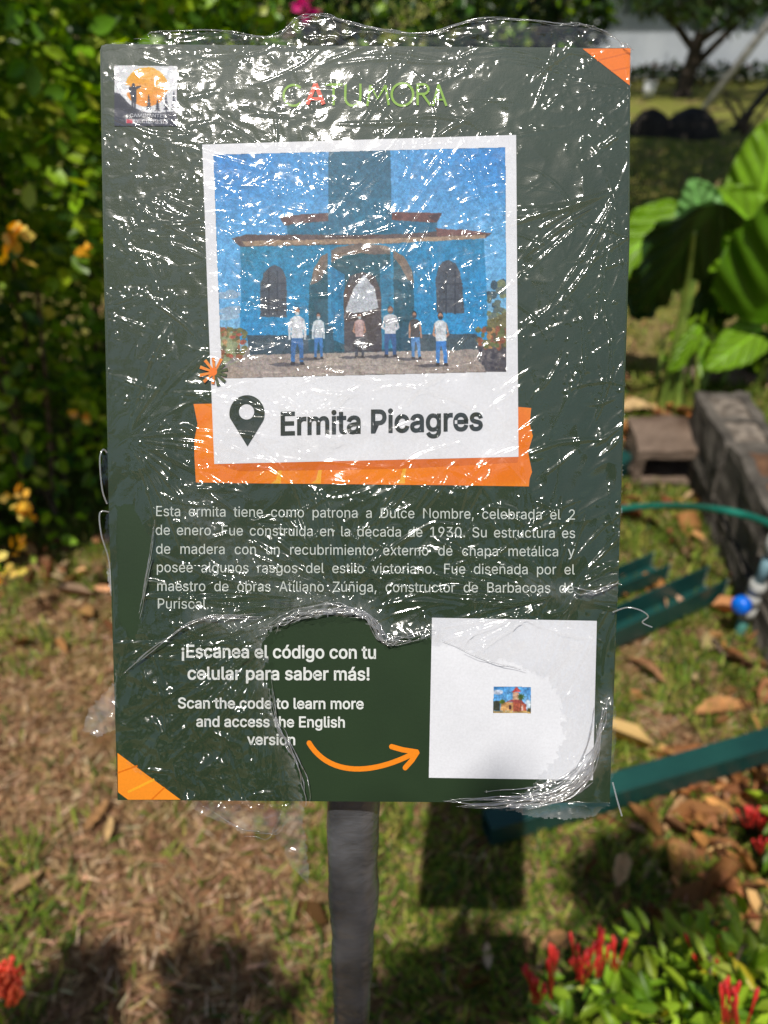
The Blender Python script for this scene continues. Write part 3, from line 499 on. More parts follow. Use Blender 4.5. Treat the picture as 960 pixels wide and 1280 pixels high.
# ================================================================ FLOWERING BUSHES IN FRONT
IX = [lin(134, 166, 38), lin(164, 192, 54), lin(98, 134, 32), lin(186, 202, 84), lin(226, 204, 56)]
RED = [lin(214, 34, 34), lin(232, 62, 46), lin(176, 20, 30), lin(236, 100, 80)]
def flower_bush(label, c, r, n, heads, seed, leafL=.04, twigs=40, red=RED):
    c = Vector(c); base = Vector((c.x, c.y, 0)); t = thing('flowering_bush', label, 'bush', base, 'red flowered bushes at the bottom of the view'); random.seed(seed)
    cz = c.z; S = []; N_ = []
    bm = bmesh.new(); nt_ = max(twigs, 1); P = []; D = []; NN = []
    for k in range(nt_):     # whorled twigs end in leaf rosettes
        u = Vector((random.gauss(0, 1), random.gauss(0, 1), random.gauss(.55, .8))).normalized(); f = random.uniform(.72, 1.0); e = Vector((u.x * r[0] * f, u.y * r[1] * f, cz + u.z * r[2] * f)); q = Vector((random.uniform(-.3, .3) * r[0], random.uniform(-.3, .3) * r[1], -.03))
        add_tube(bm, smooth_path([q, q.lerp(e, .6) + Vector((0, 0, -.02)), e], 4), [.006 * (1 - .08 * i) for i in range(9)], 5)
        ax_ = (u + Vector((0, 0, .7))).normalized(); m_ = random.randint(8, 13)
        for j in range(m_):
            a = j * 2.4 + random.random(); b1_ = ax_.orthogonal().normalized(); b2_ = ax_.cross(b1_); el = random.uniform(.0, .9); d = (b1_ * math.cos(a) + b2_ * math.sin(a)) * math.cos(el) + ax_ * math.sin(el)
            P.append(e - ax_ * j * .007 + d * .004); D.append(d); NN.append(ax_ + Vector((random.gauss(0, .2), random.gauss(0, .2), .3)))
    for k in range(n):
        u = Vector((random.gauss(0, 1), random.gauss(0, 1), random.gauss(.2, 1))).normalized(); f = random.uniform(.45, 1); P.append(Vector((u.x * r[0] * f, u.y * r[1] * f, max(.03, cz + u.z * r[2] * f)))); D.append(u + Vector((random.gauss(0, .7), random.gauss(0, .7), random.gauss(0, .5)))); NN.append(Vector((random.gauss(0, .5), random.gauss(0, .5), 1)))
    bm_obj('stems', bm, M_TWIG, t, True); P, D, NN = (np.array([list(v) for v in q]) for q in (P, D, NN)); L = leafL * RNG.uniform(.65, 1.2, len(P))
    leaf_cloud('foliage', P, D, NN, L, L * .42, pick_cols(len(P), IX, [3, 3, 3, 1, .35]), M_LEAF, t, 'oval', .22, .12)
    for (hp, ln, cnt, spread) in heads:   # a head is a bundle of slim tubular buds
        h = Vector(hp) - base; bm = bmesh.new(); V = []
        for j in range(cnt):
            a = random.uniform(0, 6.28); s = spread * math.sqrt(random.random()); d = Vector((math.cos(a) * s - .05, math.sin(a) * s * .8 + .5, 1)).normalized(); l = ln * random.uniform(.65, 1.1); o_ = h + Vector((random.gauss(0, .003), random.gauss(0, .003), -l * .4))
            add_tube(bm, [o_, o_ + d * l * .7, o_ + d * l * .82, o_ + d * l * .95, o_ + d * l], [.0010, .0013, .0028, .0024, .0006], 6)
        bm_obj('flower_head', bm, M_RED if red is RED else M_ORANGE, t, True)
    return t
M_RED = noisy_mat('red_buds', lin(170, 16, 24), lin(218, 58, 50), 60, .4); M_ORANGE = noisy_mat('orange_red_buds', lin(222, 66, 40), lin(244, 110, 66), 60, .45)
flower_bush('leafy bush with upright red flower buds at the bottom right corner', (.50, .40, .30), (.31, .19, .20), 700, [(at_y(672, 1244, .42), .05, 11, .55), (at_y(692, 1232, .43), .07, 5, .2), (at_y(728, 1216, .45), .055, 12, .6), (at_y(752, 1210, .46), .065, 9, .4), (at_y(772, 1206, .47), .05, 6, .4), (at_y(880, 1202, .49), .05, 9, .6), (at_y(902, 1214, .47), .05, 9, .6), (at_y(914, 1276, .37), .07, 6, .3), (at_y(930, 1284, .36), .06, 5, .3)], 3, twigs=120)
flower_bush('small bush fringe with red buds at the middle of the right edge', (.83, .86, .20), (.09, .09, .12), 90, [(at_y(938, 1026, .84), .045, 10, .7), (at_y(955, 1032, .86), .04, 9, .7), (at_y(952, 1060, .82), .035, 7, .7)], 5, .06, twigs=10)
flower_bush('orange red flowered bush in the bottom left corner', (-.575, .36, .24), (.13, .12, .13), 160, [(at_y(8, 1232, .44), .03, 30, .9), (at_y(14, 1246, .43), .03, 26, .9), (at_y(2, 1222, .45), .03, 20, .9)], 8, .04, twigs=22, red=ORG)
flower_bush('leafy bush below the picture whose shadow reaches the brown grass', (-.40, .26, .30), (.15, .09, .18), 200, [(Vector((-.4, .27, .5)), .04, 12, .5)], 9, .045, twigs=26)

# a tree behind the viewer: its lowest sprays throw the blotches of shade along the bottom of the picture
ot = thing('shade_tree', 'tree behind the viewer whose lowest sprays dapple the grass near the sign', 'tree', (-2.1, -2.9, 0)); OB = Vector((-2.1, -2.9, 0)); bm = bmesh.new()
add_tube(bm, smooth_path([(0, 0, -.1), (.15, .1, 1.6), (.4, .4, 3.2), (.7, .9, 4.6)], 8), [.16 * (1 - .02 * i) for i in range(25)], 12, .1); LP, LR = [], []
for (px, py, r, h) in ((792, 1090, .10, 3.3), (836, 1120, .11, 3.5), (770, 1110, .08, 3.6), (250, 1240, .09, 3.3), (305, 1262, .10, 3.5), (110, 1240, .07, 3.2), (60, 1265, .08, 3.4), (540, 1260, .12, 3.4), (600, 1230, .10, 3.5), (470, 1275, .08, 3.3)):
    g_ = gnd(px, py); c_ = Vector((g_.x - .148 * h, g_.y - .48 * h, h)) - OB; LP.append(c_); LR.append(r); add_tube(bm, smooth_path([(.4, .4, 3.2 + random.random() * .6), c_ * .5 + Vector((.2, .2, 1.95 + random.random() * .2)), c_ + Vector((0, 0, .05))], 6), [.03 * (1 - .065 * i) for i in range(13)], 6)
for k in range(26): a = random.uniform(0, 6.28); c_ = Vector((.6 + math.cos(a) * 1.0 - .5, .6 + math.sin(a) * .9 - .9, random.uniform(4.4, 5.6))); LP.append(c_); LR.append(.32)
bm_obj('trunk', bm, M_BARK, ot, True); Q = np.array([list(c_) for c_ in LP]); RR = np.array(LR); n = 5200; w_ = np.where(RR < .2, 130.0, 150.0); k = RNG.choice(len(Q), n, p=w_ / w_.sum())
u = unit(RNG.normal(size=(n, 3))) * (RNG.random((n, 1)) ** .45); P_ = Q[k] + u * RR[k][:, None]
leaf_cloud('crown', P_, RNG.normal(size=(n, 3)), RNG.normal(size=(n, 3)) * .6 + np.array([0, -.3, 1]), np.where(RR[k] < .2, .055, .13) * RNG.uniform(.7, 1.2, n), np.where(RR[k] < .2, .03, .06), pick_cols(n, MIDG, [3, 3, 2, 1]), M_LEAF, ot)
# ================================================================ THE SIGN
# plane of the board, from its corners; local axes u (right), v (up), n (towards the viewer); unit = metres
ZT, ZB = 0.21 * F / 663, 0.21 * F / 615
Ptop, Pbot = at_depth(456.5, 57.5, ZT), at_depth(454.5, 1002.5, ZB)
AV = (Ptop - Pbot).normalized(); AU = (at_depth(788, 60, ZT) - at_depth(125, 55, ZT)).normalized(); AU = (AU - AV * AU.dot(AV)).normalized(); AN = AU.cross(AV).normalized()
SO = (Ptop + Pbot) / 2; PXM = 0.21 / 640     # metres per photo pixel on the board
def uv(px, py, n=0.0):
    d = ray(px, py); t = (SO - CAM).dot(AN) / d.dot(AN); q = CAM + d * t - SO; return Vector((q.dot(AU), q.dot(AV), n))
_d0, _a, _b = np.array(RIGHT), np.array(AU), np.array(AV); _n = np.array(AN)
def uv_np(px, py):
    d = np.array(RIGHT) * ((px - 480) / F)[..., None] + np.array(UP) * ((640 - py) / F)[..., None] + np.array(FWD); k = float((SO - CAM).dot(AN)); t = k / (d @ _n); q = np.array(CAM) + d * t[..., None] - np.array(SO)
    return q @ _a, q @ _b
sign = thing('information_sign', 'dark green information sign on a wrapped post, covered in wrinkled clear film', 'sign', (0, 0, 0))
# ink: one material that reads each print's own colour
def ink_mat():
    m, nt, p, o = new_mat('print_ink'); a = nd(nt, 'ShaderNodeAttribute', attribute_name='Col'); tc = nd(nt, 'ShaderNodeTexCoord')
    n = noise(nt, tc.outputs['Object'], 900, 3, .7); n2 = noise(nt, tc.outputs['Object'], 30, 5, .6); ad = nd(nt, 'ShaderNodeMath', operation='ADD'); nt.links.new(n.outputs[0], ad.inputs[0]); nt.links.new(n2.outputs[0], ad.inputs[1])
    mr = nd(nt, 'ShaderNodeMapRange'); mr.inputs['From Min'].default_value = .6; mr.inputs['From Max'].default_value = 1.4; mr.inputs['To Min'].default_value = .88; mr.inputs['To Max'].default_value = 1.1; nt.links.new(ad.outputs[0], mr.inputs['Value'])
    mx = nd(nt, 'ShaderNodeMix', data_type='RGBA', blend_type='MULTIPLY'); mx.inputs[0].default_value = 1; nt.links.new(a.outputs['Color'], mx.inputs[6]); nt.links.new(mr.outputs[0], mx.inputs[7])
    nt.links.new(mx.outputs[2], p.inputs['Base Color']); p.inputs['Roughness'].default_value = .5; p.inputs['Specular IOR Level'].default_value = .3; return m
M_INK = ink_mat(); INKG = 0.80
def ink(r, g, b): return tuple(c * INKG for c in lin(r, g, b)[:3]) + (1,)
def M_AT(): return Matrix(((AU.x, AV.x, AN.x, SO.x), (AU.y, AV.y, AN.y, SO.y), (AU.z, AV.z, AN.z, SO.z), (0, 0, 0, 1)))
panel_pts = [(125, 63), (127, 57), (133, 55), (788, 60), (787, 300), (776, 640), (762, 1004), (147, 1000), (136, 640), (129, 300)]
bm = bmesh.new(); TH = .0028
f = [bm.verts.new(uv(*q)) for q in panel_pts]; bk = [bm.verts.new(uv(*q, -TH)) for q in panel_pts]; bm.faces.new(f[::-1]); bm.faces.new(bk)
for i in range(len(f)): j = (i + 1) % len(f); bm.faces.new((f[i], f[j], bk[j], bk[i]))
M_BOARD = noisy_mat('green_board', ink(37, 57, 33), ink(41, 62, 36), 24, .5, .00006, bscale=700, spec=.35)
panel = bm_obj('panel', bm, M_BOARD, sign); panel.matrix_world = M_AT()
panel.parent = sign

def inside(poly, x, y):
    r = np.zeros(x.shape, bool); n = len(poly)
    for i in range(n):
        x0, y0 = poly[i]; x1, y1 = poly[(i + 1) % n]
        if y0 == y1: continue
        r ^= ((y0 > y) != (y1 > y)) & (x < (x1 - x0) * (y - y0) / (y1 - y0) + x0)
    return r
class Print:
    """flat artwork on the board: coloured polygons in photo pixels, later ones a hair above"""
    def __init__(self, lvl): self.V = []; self.F = []; self.C = []; self.z = .00012 * lvl; self.z0 = self.z; self.Q = []
    def poly(self, pts, col, T=None):
        base = len(self.V); self.z += .000012; self.Q.append(([(T(*q) if T else q) for q in pts], [(col[i % len(col)] if isinstance(col, list) else col) for i in range(len(pts))]))
        for i, q in enumerate(pts):
            x, y = T(*q) if T else q; self.V.append(tuple(uv(x, y, self.z))); c = col[i % len(col)] if isinstance(col, list) else col; self.C.append(ink(*c))
        self.F.append(list(range(base, base + len(pts)))); return self
    def disc(self, cx, cy, rx, ry, col, T=None, a0=0, a1=360, n=26): return self.poly([(cx + rx * math.cos(R(a0 + (a1 - a0) * i / n)), cy - ry * math.sin(R(a0 + (a1 - a0) * i / n))) for i in range(n + (0 if a1 - a0 >= 360 else 1))], col, T)
    def stroke(self, pts, w, col, T=None, taper=None):
        L = []; Rr = []; n = len(pts)
        for i, q in enumerate(pts):
            a = Vector(pts[max(i - 1, 0)]); b = Vector(pts[min(i + 1, n - 1)]); d = (b - a).normalized(); k = w / 2 * (taper(i / (n - 1)) if taper else 1); L.append((q[0] - d.y * k, q[1] + d.x * k)); Rr.append((q[0] + d.y * k, q[1] - d.x * k))
        for i in range(n - 1): self.poly([L[i], L[i + 1], Rr[i + 1], Rr[i]], col, T); self.z -= .000012
        self.z += .000012; return self
    def picture(self, name, frame, seed, label=None, blur=1, grain=.05, mott=.12):
        """the artwork as one printed photograph: dots of ink on a fine grid, soft and grainy as a print is"""
        xs = [q[0] for q in frame]; ys = [q[1] for q in frame]; st = .62; x = np.arange(min(xs) - 1, max(xs) + 1.5, st); y = np.arange(min(ys) - 1, max(ys) + 1.5, st); X, Y = np.meshgrid(x, y); C = np.zeros(X.shape + (3,)); g = np.random.default_rng(seed)
        wx = (fbm(X / 6, Y / 6, 3, seed) - .5) * 2.2; wy = (fbm(X / 6 + 30, Y / 6, 3, seed + 1) - .5) * 2.2
        for pts, cols in self.Q:
            px = [q[0] for q in pts]; py = [q[1] for q in pts]; i0, i1 = np.searchsorted(x, [min(px) - 3, max(px) + 3]); j0, j1 = np.searchsorted(y, [min(py) - 3, max(py) + 3]); s = (slice(j0, j1), slice(i0, i1)); big = (max(px) - min(px)) > 30
            if X[s].size == 0: continue
            m = inside(pts, X[s] + wx[s] * (.8 if big else .35), Y[s] + wy[s] * (.8 if big else .35)); cl = np.array(cols, float)
            if (cl == cl[0]).all(): c = np.broadcast_to(cl[0], X[s].shape + (3,))
            else:
                w = np.stack([1 / ((X[s] - a) ** 2 + (Y[s] - b) ** 2 + 4) for a, b in pts], -1); c = (w @ cl) / w.sum(-1, keepdims=True)
            C[s][m] = c[m]
        C *= (1 + mott * 2 * (fbm(X / 5, Y / 5, 4, seed + 3) - .5) + mott * (fbm(X / 1.7, Y / 1.7, 2, seed + 5) - .5) * 2)[..., None]
        for k in range(blur):
            Cp = np.pad(C, ((1, 1), (1, 1), (0, 0)), 'edge'); C = (Cp[:-2, 1:-1] + Cp[2:, 1:-1] + Cp[1:-1, :-2] + Cp[1:-1, 2:] + 2 * C) / 6
        C = np.clip(C * (1 + grain * g.normal(size=X.shape)[..., None] + grain * .6 * g.normal(size=C.shape)), 0, 255) / 255.0
        L = np.where(C <= .04045, C / 12.92, ((C + .055) / 1.055) ** 2.4) * INKG; u, v = uv_np(X, Y); k = inside(frame, X, Y); keep = k[:-1, :-1] & k[1:, 1:] & k[1:, :-1] & k[:-1, 1:]
        o = link_obj(name, grid_mesh(name, np.stack([u, v, np.full(u.shape, self.z0)], -1), L, False, keep), M_INK, panel)
        if label: o['label'] = label
        return o
    def build(self, name, label=None):
        me = bpy.data.meshes.new(name); me.from_pydata(self.V, [], self.F); me.update()
        a = me.color_attributes.new('Col', 'FLOAT_COLOR', 'POINT')
        for i, c in enumerate(self.C): a.data[i].color = c
        bmm = bmesh.new(); bmm.from_mesh(me)
        for fc in bmm.faces:
            if fc.normal.z < 0: fc.normal_flip()
        bmesh.ops.triangulate(bmm, faces=[fc for fc in bmm.faces if len(fc.verts) > 4]); bmm.to_mesh(me); bmm.free()
        o = link_obj(name, me, M_INK, panel)
        if label: o['label'] = label
        return o

